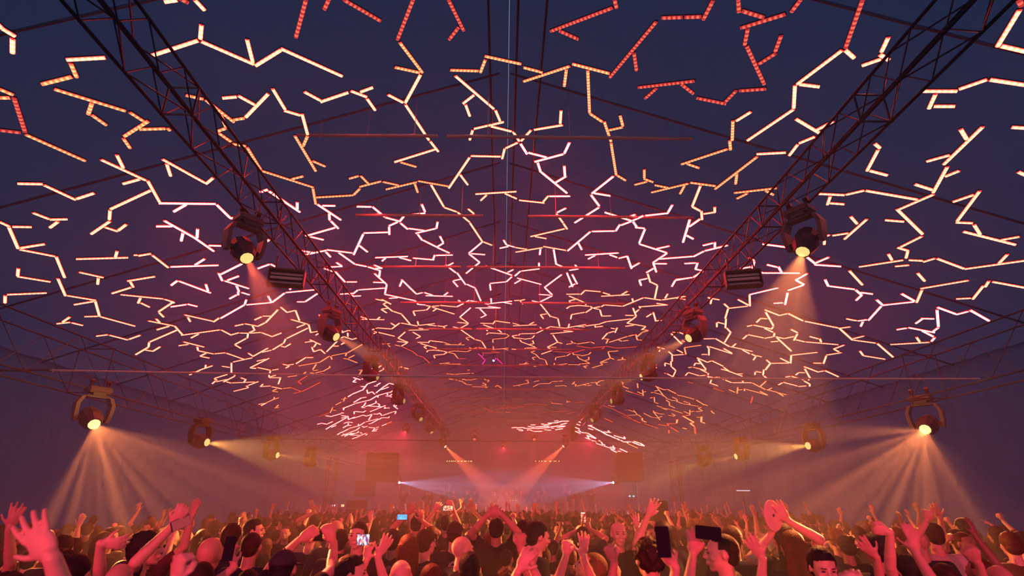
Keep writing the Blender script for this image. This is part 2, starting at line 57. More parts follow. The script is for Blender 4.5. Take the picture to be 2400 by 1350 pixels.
o 805 60 860 68;o 860 65 940 85;o 1475 152 1585 160;o 1600 160 1810 145;o 1830 145 1860 150;o 1770 100 1800 100;o 1505 212 1550 228;o 1510 225 1580 235;o 1600 235 1630 242;o 1645 250 1700 262;o 1645 210 1690 208;o 1700 240 1720 225;o 1695 210 1745 240;o 1745 240 1830 240;o 1835 235 1975 212;o 1780 208 1830 208;o 1850 210 1880 228;o 1700 262 1755 300;o 1765 302 1835 308;o 1840 332 2060 338;o 1970 315 2040 318;o 2060 335 2030 350;o 1985 278 2030 305;o 2035 295 2030 318;o 2010 215 2020 238;o 2020 238 2080 245;o 2080 248 2055 268;o 2165 335 2195 315;o 2195 315 2250 355;r 1995 630 2100 670;r 2100 670 2120 690;r 2050 690 2290 698;o 2310 695 2400 698;r 2175 655 2290 640;r 2220 632 2290 632;r 2290 640 2400 618;r 2180 700 2220 710
@1200 850 6
o 20 325 75 318;o 75 315 235 282;o 90 320 120 328;o 190 245 235 240;o 220 255 235 282;o 310 265 385 248;o 300 335 380 295;o 390 292 530 288;o 530 288 550 270;o 560 262 650 258;o 665 258 715 252;o 610 325 725 318;o 725 315 772 328;o 845 300 885 265;o 850 290 905 300;o 905 300 890 328;o 915 325 1090 285;o 1000 300 1045 318;o 1065 318 1120 312;o 1110 278 1165 275;o 1175 268 1195 305;o 1195 308 1250 315;o 1195 285 1240 252;o 1245 250 1295 245;o 1530 262 1560 280;o 1560 280 1560 325;o 1565 330 1640 360;o 1470 360 1495 370;o 1600 388 1700 420;r 1700 420 1840 462;o 1765 405 1830 435;o 1835 375 1845 460;o 1845 410 1890 400;o 1762 285 1770 350;r 175 588 300 575;r 300 575 500 590;r 550 545 555 565;o 560 568 710 578;o 775 535 775 555;o 785 545 825 548;r 890 560 1005 552;r 0 635 100 620;r 100 620 230 605;r 270 702 390 708;r 390 708 500 688;r 500 690 900 670;r 760 718 885 690;r 160 712 235 690
w 0 912 70 905;w 75 910 170 905;w 70 930 130 935;w 130 938 155 950;w 100 950 150 955;w 165 918 340 920;w 230 890 290 900;w 290 905 320 900;w 335 900 520 885;w 340 922 540 905;w 415 858 450 856;w 270 870 330 868;w 445 875 520 860;w 510 845 640 838;w 520 858 560 850;w 600 815 650 812;w 640 835 700 818;w 700 818 800 815;w 545 898 640 885;w 640 882 750 885;w 690 865 770 845;w 640 905 745 890;w 615 938 715 922;w 215 945 235 938;w 240 938 300 958;w 310 962 425 960;w 460 938 550 945;w 470 885 520 895;w 560 915 590 915
w 1080 875 1160 915;w 1075 880 1125 875;w 1075 918 1145 938;w 1165 920 1240 955;w 1245 955 1345 1015;w 1295 968 1390 975;w 1350 950 1365 970;w 1350 1012 1460 1060;w 1435 1018 1590 1065;w 1575 1035 1588 1062;w 1470 1060 1510 1082;w 1535 1090 1545 1095;w 1565 1108 1675 1108;w 1620 1118 1625 1125;w 1690 1110 1790 1152;o 1630 1135 1768 1195;w 1715 1100 1800 1125;w 1800 1125 1858 1165;w 1790 1150 1850 1162;w 980 975 1060 985;w 1060 985 1180 1060;w 1055 1015 1080 1060;w 1030 1050 1105 1075;w 1060 1018 1170 1060;w 1130 1090 1140 1095;w 1155 1095 1185 1112;w 1220 1090 1260 1115;w 1260 1115 1270 1140;w 1185 1130 1280 1160;w 1270 1140 1310 1155;w 1290 1165 1430 1215;w 1380 1180 1455 1195;w 1420 1165 1440 1215;w 1390 1215 1470 1255;w 1490 1240 1530 1240;w 1515 1205 1618 1252;w 910 860 960 875;w 940 825 970 835;w 890 905 950 930;w 890 960 960 990;w 935 945 965 970
o 1350 595 1400 608;o 1400 610 1445 612;r 1245 585 1400 640;r 1400 640 1560 715;r 1560 715 1690 790;r 1700 795 1810 845;r 1550 750 1670 795;r 1295 775 1420 830;r 1590 660 1640 662;o 1640 662 1740 695;o 1710 665 1760 725;o 1635 735 1775 730;o 1775 730 1830 770;o 1830 770 1830 800;o 1835 810 1890 830;o 1850 705 1960 762;o 1960 762 2060 775;o 1985 670 2000 700;o 1990 690 2080 800;o 2000 690 2070 715;o 2070 715 2145 720;o 2070 765 2110 750;r 1860 850 2000 895;r 2000 895 2060 915;r 2060 860 2180 880;r 2180 850 2310 850;o 2325 790 2315 840;o 2200 735 2270 745;o 2300 730 2270 750;o 2245 710 2290 735;r 2180 850 2200 880;r 2225 900 2340 965;r 2205 940 2208 985
o 2015 325 2130 375;o 2130 378 2180 370;o 2185 370 2305 430;o 2035 340 2130 460;o 2005 395 2080 380;o 1955 418 1990 412;o 1995 415 2105 445;o 2110 450 2160 480;o 2165 485 2175 500;o 2185 505 2250 525;o 2250 528 2310 525;o 2255 480 2315 505;o 2320 510 2320 545;o 2330 545 2400 572;o 2320 450 2400 465;o 1940 492 1985 485;o 2000 480 2005 550;o 2010 555 2060 572;o 2165 520 2215 555;o 2215 560 2210 598;o 2220 600 2290 632;o 2035 600 2110 625;o 2110 635 2180 660;o 2130 635 2230 652;o 2240 655 2400 708;y 2250 60 2305 110;y 2300 115 2265 190;y 2260 192 2180 150;o 2170 145 2140 140
@1600 840 6
y 215 0 325 150;y 180 62 245 70;y 165 90 178 62;y 85 122 130 118;y 145 118 330 165;y 250 150 340 195;y 355 200 360 225;y 325 232 245 238;y 230 238 80 192;y 75 195 40 235;y 345 245 430 262;y 450 265 495 255;y 505 260 575 290;y 350 250 405 285;y 405 295 385 345;y 400 348 495 380;y 600 300 685 335;y 700 335 975 335;y 845 310 845 330;o 980 340 1085 395;o 1085 395 1175 312;o 1090 395 1160 432;o 1175 432 1330 470;o 1195 440 1255 408;o 1320 472 1460 505;o 1340 478 1415 525;y 575 120 650 175;y 540 145 640 170;y 650 175 840 245;y 760 212 845 210;y 1140 150 1130 230;y 1110 192 1030 178;y 1020 185 1015 222;y 1140 240 1190 280;y 1240 60 1165 155;y 1705 110 1895 182;y 1895 185 1990 168;y 2000 165 2190 252;y 1715 140 1790 270;y 1790 275 1770 298;y 1720 195 1635 192;y 1630 195 1590 225;y 1450 255 1520 245;y 1530 245 1700 295;y 1705 310 1785 355;y 1788 355 1785 385;y 1740 380 1630 388;y 1615 382 1415 330;y 1405 335 1350 365;o 890 428 1080 478;o 1085 455 1195 512;o 870 420 868 450;o 785 440 840 430;o 775 400 765 485;o 650 435 735 470;o 1080 478 1180 508;r 70 325 150 345;r 430 415 580 462;o 0 525 165 570;o 190 580 300 650;o 300 640 350 660;o 10 600 75 620;o 10 632 225 670;o 85 620 105 650;o 265 680 220 695;o 220 700 275 730;o 275 735 190 742;o 15 740 90 775;o 100 720 100 790;o 115 745 165 738;o 0 800 100 795;o 0 800 155 890;o 155 895 105 905;o 105 908 160 945;r 165 950 178 1050;o 200 825 255 825;o 265 810 260 885;o 265 888 320 905;o 395 730 430 765;o 430 765 455 772;o 0 970 60 985;r 985 530 960 620
@0 640 6
y 2205 790 2380 740
"""
import bpy, bmesh, math, random
from mathutils import Vector, Matrix, Quaternion
random.seed(7)
SC = bpy.context.scene
COL = SC.collection
PI = math.pi
# ------------------------------------------------------------------ camera
F = 1300.0
PITCH = math.atan(505 / F)
YAW = math.atan(22 / F * math.cos(PITCH))
CAM = Vector((0, 0, 2.1))
cd = bpy.data.cameras.new('camera')
cam = bpy.data.objects.new('camera', cd)
COL.objects.link(cam)
cd.sensor_width = 36
cd.lens = 36 * F / 2400
cd.clip_end = 300
cd.clip_start = 0.05
cd.dof.use_dof = True
cd.dof.focus_distance = 11
cd.dof.aperture_fstop = 2.0
cam.location = CAM
cam.rotation_euler = (PI / 2 + PITCH, 0, -YAW)
SC.camera = cam
MROT = cam.rotation_euler.to_matrix()


def ray(px, py):                    # world direction with optical depth 1
    return MROT @ Vector(((px - 1200) / F, (675 - py) / F, -1))


def at_d(px, py, d):
    return CAM + ray(px, py) * d


def at_z(px, py, z):
    r = ray(px, py)
    return CAM + r * ((z - CAM.z) / r.z)


def at_y(px, py, y):
    r = ray(px, py)
    return CAM + r * (y / r.y)


H0, SLOPE = 6.6, 0.35               # gable of the light net above the camera


def at_roof(px, py, h0=H0, k=SLOPE):
    r = ray(px, py)
    return CAM + r * (h0 / (r.z + k * abs(r.x)))


# ------------------------------------------------------------------ materials
def srgb(r, g, b):
    f = lambda c: (c / 255 / 12.92) if c / 255 <= 0.04045 else ((c / 255 + 0.055) / 1.055) ** 2.4
    return (f(r), f(g), f(b), 1)


def nodes(name):
    m = bpy.data.materials.new(name)
    m.use_nodes = True
    nt = m.node_tree
    for n in list(nt.nodes):
        nt.nodes.remove(n)
    out = nt.nodes.new('ShaderNodeOutputMaterial')
    return m, nt, out


def mat(name, col, rough=0.6, metal=0.0, noise=0.12, scale=12.0, spec=0.4, bump=0.0):
    m, nt, out = nodes(name)
    b = nt.nodes.new('ShaderNodeBsdfPrincipled')
    b.inputs['Roughness'].default_value = rough
    b.inputs['Metallic'].default_value = metal
    b.inputs['Specular IOR Level'].default_value = spec
    tc = nt.nodes.new('ShaderNodeTexCoord')
    nz = nt.nodes.new('ShaderNodeTexNoise')
    nz.inputs['Scale'].default_value = scale
    nz.inputs['Detail'].default_value = 2
    nt.links.new(tc.outputs['Object'], nz.inputs['Vector'])
    mx = nt.nodes.new('ShaderNodeMix')
    mx.data_type = 'RGBA'
    mx.inputs[6].default_value = tuple(c * (1 - noise) for c in col[:3]) + (1,)
    mx.inputs[7].default_value = tuple(min(1, c * (1 + noise)) for c in col[:3]) + (1,)
    nt.links.new(nz.outputs['Fac'], mx.inputs[0])
    nt.links.new(mx.outputs[2], b.inputs['Base Color'])
    if bump:
        bp = nt.nodes.new('ShaderNodeBump')
        bp.inputs['Strength'].default_value = bump
        bp.inputs['Distance'].default_value = 0.01
        nt.links.new(nz.outputs['Fac'], bp.inputs['Height'])
        nt.links.new(bp.outputs['Normal'], b.inputs['Normal'])
    nt.links.new(b.outputs[0], out.inputs['Surface'])
    return m


def emis(name, col, strength, light=True):
    m, nt, out = nodes(name)
    e = nt.nodes.new('ShaderNodeEmission')
    e.inputs['Color'].default_value = tuple(col[:3]) + (1,)
    e.inputs['Strength'].default_value = strength
    nt.links.new(e.outputs[0], out.inputs['Surface'])
    if not light:
        m.cycles.emission_sampling = 'NONE'
    return m


def tube_mat(name, rim, low, high, mode='AUTO'):
    """frosted LED tube: pixels every 62.5 mm along u, red edge towards |v| = 1"""
    m, nt, out = nodes(name)
    L = nt.links.new
    uv = nt.nodes.new('ShaderNodeUVMap')
    uv.uv_map = 'UVMap'
    sp = nt.nodes.new('ShaderNodeSeparateXYZ')
    L(uv.outputs[0], sp.inputs[0])
    def M(op, a, b=None):
        n = nt.nodes.new('ShaderNodeMath')
        n.operation = op
        for i, x in enumerate((a, b)):
            if x is None: continue
            if isinstance(x, (int, float)): n.inputs[i].default_value = x
            else: L(x, n.inputs[i])
        return n.outputs[0]
    w = M('COSINE', M('MULTIPLY', sp.outputs[0], 2 * PI / 0.0625))
    w = M('POWER', M('MULTIPLY', M('ADD', w, 1.0), 0.5), 1.3)
    mx = nt.nodes.new('ShaderNodeMix'); mx.data_type = 'RGBA'
    mx.clamp_factor = True
    mx.inputs[6].default_value = tuple(low) + (1,)
    mx.inputs[7].default_value = tuple(high) + (1,)
    L(w, mx.inputs[0])
    v = M('ABSOLUTE', sp.outputs[1])
    rr = nt.nodes.new('ShaderNodeMapRange')
    rr.inputs['From Min'].default_value = 0.45
    rr.inputs['From Max'].default_value = 0.95
    L(v, rr.inputs['Value'])
    m2 = nt.nodes.new('ShaderNodeMix'); m2.data_type = 'RGBA'
    L(rr.outputs[0], m2.inputs[0])
    L(mx.outputs[2], m2.inputs[6])
    m2.inputs[7].default_value = tuple(rim) + (1,)
    e = nt.nodes.new('ShaderNodeEmission')
    L(m2.outputs[2], e.inputs['Color'])
    e.inputs['Strength'].default_value = 1.0
    L(e.outputs[0], out.inputs['Surface'])
    m.cycles.emission_sampling = mode
    return m


TM = {
    'r': tube_mat('led_tube_dim_red', (0.45, 0.02, 0.03), (0.5, 0.03, 0.04), (1.5, 0.22, 0.12)),
    'o': tube_mat('led_tube_orange', (0.8, 0.04, 0.04), (1.6, 0.32, 0.13), (3.0, 1.0, 0.38)),
    'y': tube_mat('led_tube_peach', (2.2, 0.06, 0.08), (8.0, 0.95, 0.42), (12.0, 1.6, 1.0)),
    'w': tube_mat('led_tube_bright', (7.0, 0.12, 0.16), (48.0, 1.6, 1.3), (66.0, 2.4, 2.3)),
    'x': tube_mat('led_tube_brightest', (12.0, 0.3, 0.4), (60.0, 2.0, 1.6), (80.0, 2.8, 2.6)),
    'm': tube_mat('led_tube_magenta', (0.9, 0.02, 0.3), (1.2, 0.04, 0.4), (1.6, 0.1, 0.9)),
}
M_CHAN = mat('tube_channel_black', (0.03, 0.03, 0.045), 0.5)
M_BLACK = mat('black_powder_coat', (0.045, 0.045, 0.07), 0.4, spec=0.5)
M_ALU = mat('truss_aluminium', (0.12, 0.09, 0.11), 0.25, 0.75)
M_PIPE = mat('painted_cross_pipe', (0.55, 0.4, 0.42), 0.35, 0.3)
M_SHELL2 = mat('fixture_shell_dark', (0.03, 0.028, 0.04), 0.4)
M_STEEL = mat('galvanised_pipe', (0.2, 0.16, 0.18), 0.35, 0.7)
M_CASE = mat('fixture_shell', (0.16, 0.15, 0.17), 0.35, 0.1)
M_DARK = mat('dark_rigging', (0.05, 0.05, 0.08), 0.6)


# ------------------------------------------------------------------ mesh helpers
def obj(name, bm, m, parent=None, smooth=False, loc=None):
    me = bpy.data.meshes.new(name)
    bm.to_mesh(me)
    bm.free()
    if m is not None:
        for x in (m if isinstance(m, (list, tuple)) else [m]):
            me.materials.append(x)
    if smooth:
        for p in me.polygons: p.use_smooth = True
    o = bpy.data.objects.new(name, me)
    COL.objects.link(o)
    if parent is not None: o.parent = parent
    if loc is not None: o.location = loc
    return o


def empty(name, loc=(0, 0, 0), rot=None):
    o = bpy.data.objects.new(name, None)
    o.empty_display_size = 0.1
    COL.objects.link(o)
    o.location = loc
    if rot is not None: o.rotation_euler = rot
    return o


def tag(o, label=None, cat=None, group=None, kind=None):
    if label: o['label'] = label
    if cat: o['category'] = cat
    if group: o['group'] = group
    if kind: o['kind'] = kind
    return o


def frame(d):
    d = d.normalized()
    up = Vector((0, 0, 1)) if abs(d.z) < 0.95 else Vector((1, 0, 0))
    s = d.cross(up).normalized()
    return d, s, s.cross(d).normalized()


def add_cyl(bm, a, b, ra, rb=None, n=8, cap=True, mi=0):
    a, b = Vector(a), Vector(b)
    rb = ra if rb is None else rb
    d, s, u = frame(b - a)
    A = [bm.verts.new(a + (s * math.cos(t) + u * math.sin(t)) * ra) for t in (2 * PI * i / n for i in range(n))]
    B = [bm.verts.new(b + (s * math.cos(t) + u * math.sin(t)) * rb) for t in (2 * PI * i / n for i in range(n))]
    fs = [bm.faces.new((A[i], A[(i + 1) % n], B[(i + 1) % n], B[i])) for i in range(n)]
    if cap:
        fs.append(bm.faces.new(A[::-1])); fs.append(bm.faces.new(B))
    for f in fs: f.material_index = mi
    return A, B


def add_box(bm, c, s, rot=None, mi=0, bevel=0.0):
    M = Matrix.Translation(Vector(c))
    if rot is not None: M = M @ rot.to_4x4()
    r = bmesh.ops.create_cube(bm, size=1, matrix=M @ Matrix.Diagonal((s[0], s[1], s[2], 1)))
    fs = set(f for v in r['verts'] for f in v.link_faces)
    for f in fs: f.material_index = mi
    if bevel:
        es = list(set(e for v in r['verts'] for e in v.link_edges))
        bmesh.ops.bevel(bm, geom=es, offset=bevel, segments=2, affect='EDGES')
    return r


def add_ell(bm, c, r, sub=2, rot=None, mi=0):
    M = Matrix.Translation(Vector(c))
    if rot is not None: M = M @ rot.to_4x4()
    q = bmesh.ops.create_icosphere(bm, subdivisions=sub, radius=1, matrix=M @ Matrix.Diagonal((r[0], r[1], r[2], 1)))
    if mi:
        for f in set(f for v in q['verts'] for f in v.link_faces): f.material_index = mi
    return q


def add_cap(bm, a, b, ra, rb, n=10):
    """closed tapered capsule"""
    a, b = Vector(a), Vector(b)
    d, s, u = frame(b - a)
    rings = []
    for (c, r, sg) in ((a, ra, -1), (b, rb, 1)):
        for ph in ((80, 50, 20) if sg < 0 else (20, 50, 80)):
            p = math.radians(ph)
            rings.append((c + d * (sg * r * math.sin(p)), r * math.cos(p)))
    V = [[bm.verts.new(c + (s * math.cos(2 * PI * i / n) + u * math.sin(2 * PI * i / n)) * r) for i in range(n)] for c, r in rings]
    for k in range(len(V) - 1):
        for i in range(n):
            bm.faces.new((V[k][i], V[k][(i + 1) % n], V[k + 1][(i + 1) % n], V[k + 1][i]))
    bm.faces.new(V[0][::-1]); bm.faces.new(V[-1])


def copy_tree(o, parent=None):
    c = o.copy()
    COL.objects.link(c)
    if parent is not None: c.parent = parent
    for ch in list(o.children):
        copy_tree(ch, c)
    return c
# ------------------------------------------------------------------ the tent
TENT_X, TENT_Y0, TENT_Y1 = 11.0, -5.9, 48.1
RIDGE = CAM.z + H0 + 0.45
EAVE = RIDGE - SLOPE * TENT_X


def fabric_mat(name, col, tr=0.5, fold=0.35, refl=(0.035, 0.035, 0.06)):
    m, nt, out = nodes(name)
    L = nt.links.new
    tc = nt.nodes.new('ShaderNodeTexCoord')
    nz = nt.nodes.new('ShaderNodeTexNoise'); nz.inputs['Scale'].default_value = 0.8; nz.inputs['Detail'].default_value = 3
    mp = nt.nodes.new('ShaderNodeMapping'); mp.inputs['Scale'].default_value = (1, 3.5, 1)
    L(tc.outputs['Object'], mp.inputs[0]); L(mp.outputs[0], nz.inputs['Vector'])
    bp = nt.nodes.new('ShaderNodeBump'); bp.inputs['Strength'].default_value = fold; bp.inputs['Distance'].default_value = 0.2
    L(nz.outputs['Fac'], bp.inputs['Height'])
    d = nt.nodes.new('ShaderNodeBsdfDiffuse'); d.inputs['Color'].default_value = refl + (1,)
    t = nt.nodes.new('ShaderNodeBsdfTranslucent'); t.inputs['Color'].default_value = col + (1,)
    L(bp.outputs[0], d.inputs['Normal'])
    mx = nt.nodes.new('ShaderNodeMixShader'); mx.inputs[0].default_value = tr
    L(d.outputs[0], mx.inputs[1]); L(t.outputs[0], mx.inputs[2])
    L(mx.outputs[0], out.inputs['Surface'])
    return m


M_ROOF = fabric_mat('tent_canvas_navy', (0.10, 0.135, 0.29), 0.6)
M_WALL = fabric_mat('side_drape_navy', (0.09, 0.12, 0.26), 0.6, 0.35, (0.004, 0.004, 0.012))


def struct(name, bm, m):
    o = obj(name, bm, m)
    o['kind'] = 'structure'
    return o


def quad(bm, pts):
    return bm.faces.new([bm.verts.new(p) for p in pts])


def sheet(p0, p1, p2, p3, nu, nv, thick=0.03, wave=None):
    bm = bmesh.new()
    P = [Vector(p) for p in (p0, p1, p2, p3)]
    nrm = (P[1] - P[0]).cross(P[3] - P[0]).normalized()
    g = []
    for j in range(nv + 1):
        row = []
        for i in range(nu + 1):
            u, v = i / nu, j / nv
            p = P[0] * (1 - u) * (1 - v) + P[1] * u * (1 - v) + P[2] * u * v + P[3] * (1 - u) * v
            if wave: p += nrm * wave(u, v)
            row.append(bm.verts.new(p))
        g.append(row)
    for j in range(nv):
        for i in range(nu):
            bm.faces.new((g[j][i], g[j][i + 1], g[j + 1][i + 1], g[j + 1][i]))
    return bm


bay = 2.7
nb = (TENT_Y1 - TENT_Y0) / bay
sag = lambda u, v: -0.10 * abs(math.sin(PI * v * nb))
# roof: two slopes of one canvas, sagging a little between the frames
bm = sheet((-TENT_X-.1, TENT_Y0, EAVE-.035), (0.055, TENT_Y0, RIDGE-0.012), (0.055, TENT_Y1, RIDGE-0.012), (-TENT_X-.1, TENT_Y1, EAVE-.035), 4, 160, wave=lambda u, v: 0.16 * (1 - u) * u * 2.6 * abs(math.sin(PI * v * nb)) + (0.003 * math.sin(v*190) * (u > .9)))
b2 = sheet((0.065, TENT_Y0, RIDGE), (TENT_X+.1, TENT_Y0, EAVE-.035), (TENT_X+.1, TENT_Y1, EAVE-.035), (0.065, TENT_Y1, RIDGE), 4, 160, wave=lambda u, v: 0.16 * (1 - u) * u * 2.6 * abs(math.sin(PI * v * nb)))
me2 = bpy.data.meshes.new('tmp'); b2.to_mesh(me2); b2.free(); bm.from_mesh(me2); bpy.data.meshes.remove(me2)
struct('ceiling', bm, M_ROOF)
fold = lambda u, v: 0.03 * math.sin(u * 260) + 0.01 * math.sin(u * 590)
struct('wall_left', sheet((-TENT_X, TENT_Y1, 0), (-TENT_X, TENT_Y0, 0), (-TENT_X, TENT_Y0, EAVE), (-TENT_X, TENT_Y1, EAVE), 500, 2, wave=fold), M_WALL)
struct('wall_right', sheet((TENT_X, TENT_Y0, 0), (TENT_X, TENT_Y1, 0), (TENT_X, TENT_Y1, EAVE), (TENT_X, TENT_Y0, EAVE), 500, 2, wave=fold), M_WALL)
bm = bmesh.new()
quad(bm, [(-TENT_X, TENT_Y1, 0), (TENT_X, TENT_Y1, 0), (TENT_X, TENT_Y1, EAVE), (0, TENT_Y1, RIDGE), (-TENT_X, TENT_Y1, EAVE)])
struct('wall_far', bm, M_WALL)
bm = bmesh.new()
add_box(bm, (0, (TENT_Y0 + TENT_Y1) / 2, -0.1), (TENT_X * 2 + 6, TENT_Y1 - TENT_Y0 + 6, 0.2))
struct('floor', bm, mat('trodden_floor', (0.09, 0.09, 0.15), 0.8, scale=3))

# ------------------------------------------------------------------ world and haze
w = bpy.data.worlds.new('dusk_sky')
SC.world = w
w.use_nodes = True
bg = w.node_tree.nodes['Background']
bg.inputs['Color'].default_value = (0.60, 0.76, 1.0, 1)
bg.inputs['Strength'].default_value = WORLD_S

m, nt, out = nodes('thin_stage_haze')
vs = nt.nodes.new('ShaderNodeVolumeScatter')
vs.inputs['Color'].default_value = (1, 0.97, 0.97, 1)
vs.inputs['Density'].default_value = HAZE_D
vs.inputs['Anisotropy'].default_value = 0.0
nt.links.new(vs.outputs[0], out.inputs['Volume'])
m.cycles.homogeneous_volume = True if hasattr(m.cycles, 'homogeneous_volume') else True
bm = bmesh.new()
X = 7.9
ZX = RIDGE - 0.15 - SLOPE * X
prof = [(-X, 0.05), (X, 0.05), (X, ZX), (0, RIDGE - 0.15), (-X, ZX)]
A = [bm.verts.new((x, 3.6, z)) for x, z in prof]
B = [bm.verts.new((x, TENT_Y1 - 0.1, z)) for x, z in prof]
bm.faces.new(A); bm.faces.new(B[::-1])
for i in range(5): bm.faces.new((A[(i + 1) % 5], A[i], B[i], B[(i + 1) % 5]))
bmesh.ops.recalc_face_normals(bm, faces=bm.faces)
hz = obj('haze', bm, m)
tag(hz, 'thin red-lit stage haze filling the whole tent', 'haze', kind='stuff')
# ------------------------------------------------------------------ LED tubes
def load_tubes():
    out = []
    sect = 0
    ox = oy = 0; s = 1
    for ln in TUBES.split('\n'):
        ln = ln.strip()
        if not ln: continue
        if ln[0] == '@':
            ox, oy, s = map(float, ln[1:].split())
            continue
        for t in ln.split(';'):
            c, *v = t.split()
            v = [float(q) for q in v]
            a, b, x, y = ox + v[0] / s, oy + v[1] / s, ox + v[2] / s, oy + v[3] / s
            if c == 'w' and min(b, y) > 880: c = 'x'
            out.append((c, a, b, x, y))
    return out


R_T = 0.025
PROF = [(-1.0, 0.0), (-0.92, -0.45), (-0.6, -0.85), (0, -1.0), (0.6, -0.85), (0.92, -0.45), (1.0, 0.0)]
VV = [-1.0, -0.75, -0.4, 0, 0.4, 0.75, 1.0]


def diffuser(bm, uvl, a, b, rad, mi):
    """round half of the tube facing down, with caps, from a to b"""
    d = (b - a)
    L = d.length
    d = d / L
    s = d.cross(Vector((0, 0, 1))).normalized()
    u = s.cross(d).normalized()
    ra = [bm.verts.new(a + s * (x * rad) + u * (z * rad)) for x, z in PROF]
    rb = [bm.verts.new(b + s * (x * rad) + u * (z * rad)) for x, z in PROF]
    off = (L % 0.0625) / 2 + 0.03125
    for i in range(len(PROF) - 1):
        f = bm.faces.new((ra[i], ra[i + 1], rb[i + 1], rb[i]))
        f.material_index = mi
        f.smooth = True
        for l, (uu, vv) in zip(f.loops, ((0, VV[i]), (0, VV[i + 1]), (L, VV[i + 1]), (L, VV[i]))):
            l[uvl].uv = (uu - off, vv)
    for r in (ra, rb):
        f = bm.faces.new(r if r is rb else r[::-1])
        f.material_index = mi
        for l in f.loops: l[uvl].uv = (0.03, 0.95)


def channel(bm, a, b, rad, mi=0):
    d = (b - a).normalized()
    s = d.cross(Vector((0, 0, 1))).normalized()
    u = s.cross(d).normalized()
    a = a - d * 0.006; b = b + d * 0.006
    P = [(-1.02, 0.0), (1.02, 0.0), (1.02, 0.7), (-1.02, 0.7)]
    A = [bm.verts.new(a + s * (x * rad) + u * (z * rad)) for x, z in P]
    B = [bm.verts.new(b + s * (x * rad) + u * (z * rad)) for x, z in P]
    fs = [bm.faces.new((A[i], B[i], B[(i + 1) % 4], A[(i + 1) % 4])) for i in range(4)]
    fs += [bm.faces.new(A), bm.faces.new(B[::-1])]
    for f in fs: f.material_index = mi


tubes = []
for c, x1, y1, x2, y2 in load_tubes():
    h0 = H0
    xm, ym = (x1 + x2) / 2, (y1 + y2) / 2
    if ym > 980 and xm > 1180:
        h0 = 3.6
    A = at_roof(x1, y1, h0); B = at_roof(x2, y2, h0)
    if (A - B).length > 3.0 or (A - B).length < 0.05:
        M = (A + B) / 2; d = (B - A).normalized()
        q = 1.4 if (A - B).length > 3 else 0.05
        A, B = M - d * q, M + d * q
    px = math.hypot(x2 - x1, y2 - y1)
    dist = (A - CAM).length
    tubes.append([c, A, B, px * F * 2 * R_T / dist, xm, ym, x1, y1, x2, y2])

tubes.sort(key=lambda t: -t[3])
near, far = tubes[:300], tubes[300:]
BR = {'r': 'dim red', 'o': 'orange', 'y': 'bright peach', 'w': 'glaring pink-white', 'x': 'glaring pink-white', 'm': 'magenta'}
CX = ['far left', 'left', 'left of centre', 'right of centre', 'right', 'far right']
CY = ['top edge', 'upper part', 'upper middle', 'middle', 'lower middle', 'lower part', 'lower edge']


def tube_label(t):
    c, A, B, ar, xm, ym, x1, y1, x2, y2 = t
    L = (A - B).length
    ln = 'short' if L < 0.36 else ('long' if L > 0.62 else 'medium')
    an = math.degrees(math.atan2(-(y2 - y1), x2 - x1)) % 180
    tl = 'level' if an < 12 or an > 168 else ('tilted up rightwards' if an < 70 else ('upright' if an < 110 else 'tilted down rightwards'))
    return '%s %s LED tube, %s, %s, %s of roof net' % (ln, BR[c], tl, CX[min(5, int(max(0, xm) // 400))], CY[min(6, int(max(0, ym) // 110))])


seen = {}
for t in near:
    c, A, B = t[0], t[1], t[2]
    mid = (A + B) / 2
    lab = tube_label(t)
    k = seen.get(lab, 0); seen[lab] = k + 1
    bm = bmesh.new()
    channel(bm, A - mid, B - mid, R_T)
    o = obj('light_tube', bm, M_CHAN, loc=mid)
    tag(o, lab, 'light', 'LED tubes netted under the tent roof')
    bm = bmesh.new()
    uvl = bm.loops.layers.uv.new('UVMap')
    diffuser(bm, uvl, A - mid, B - mid, R_T, 0)
    obj('diffuser', bm, TM[c], o)
bm = bmesh.new()
uvl = bm.loops.layers.uv.new('UVMap')
order = ['r', 'o', 'y', 'w', 'x', 'm']
for t in far:
    channel(bm, t[1], t[2], R_T, 6)
    diffuser(bm, uvl, t[1], t[2], R_T, order.index(t[0]))
o = obj('light_tube', bm, [TM[k] for k in order] + [M_CHAN])
tag(o, 'hundreds of smaller LED tubes netted deeper along the roof', 'light', 'LED tubes netted under the tent roof', 'stuff')
V = Vector
# ------------------------------------------------------------------ steelwork of the roof
def d2y(d, h): return (d - h * math.sin(PITCH)) / math.cos(PITCH)


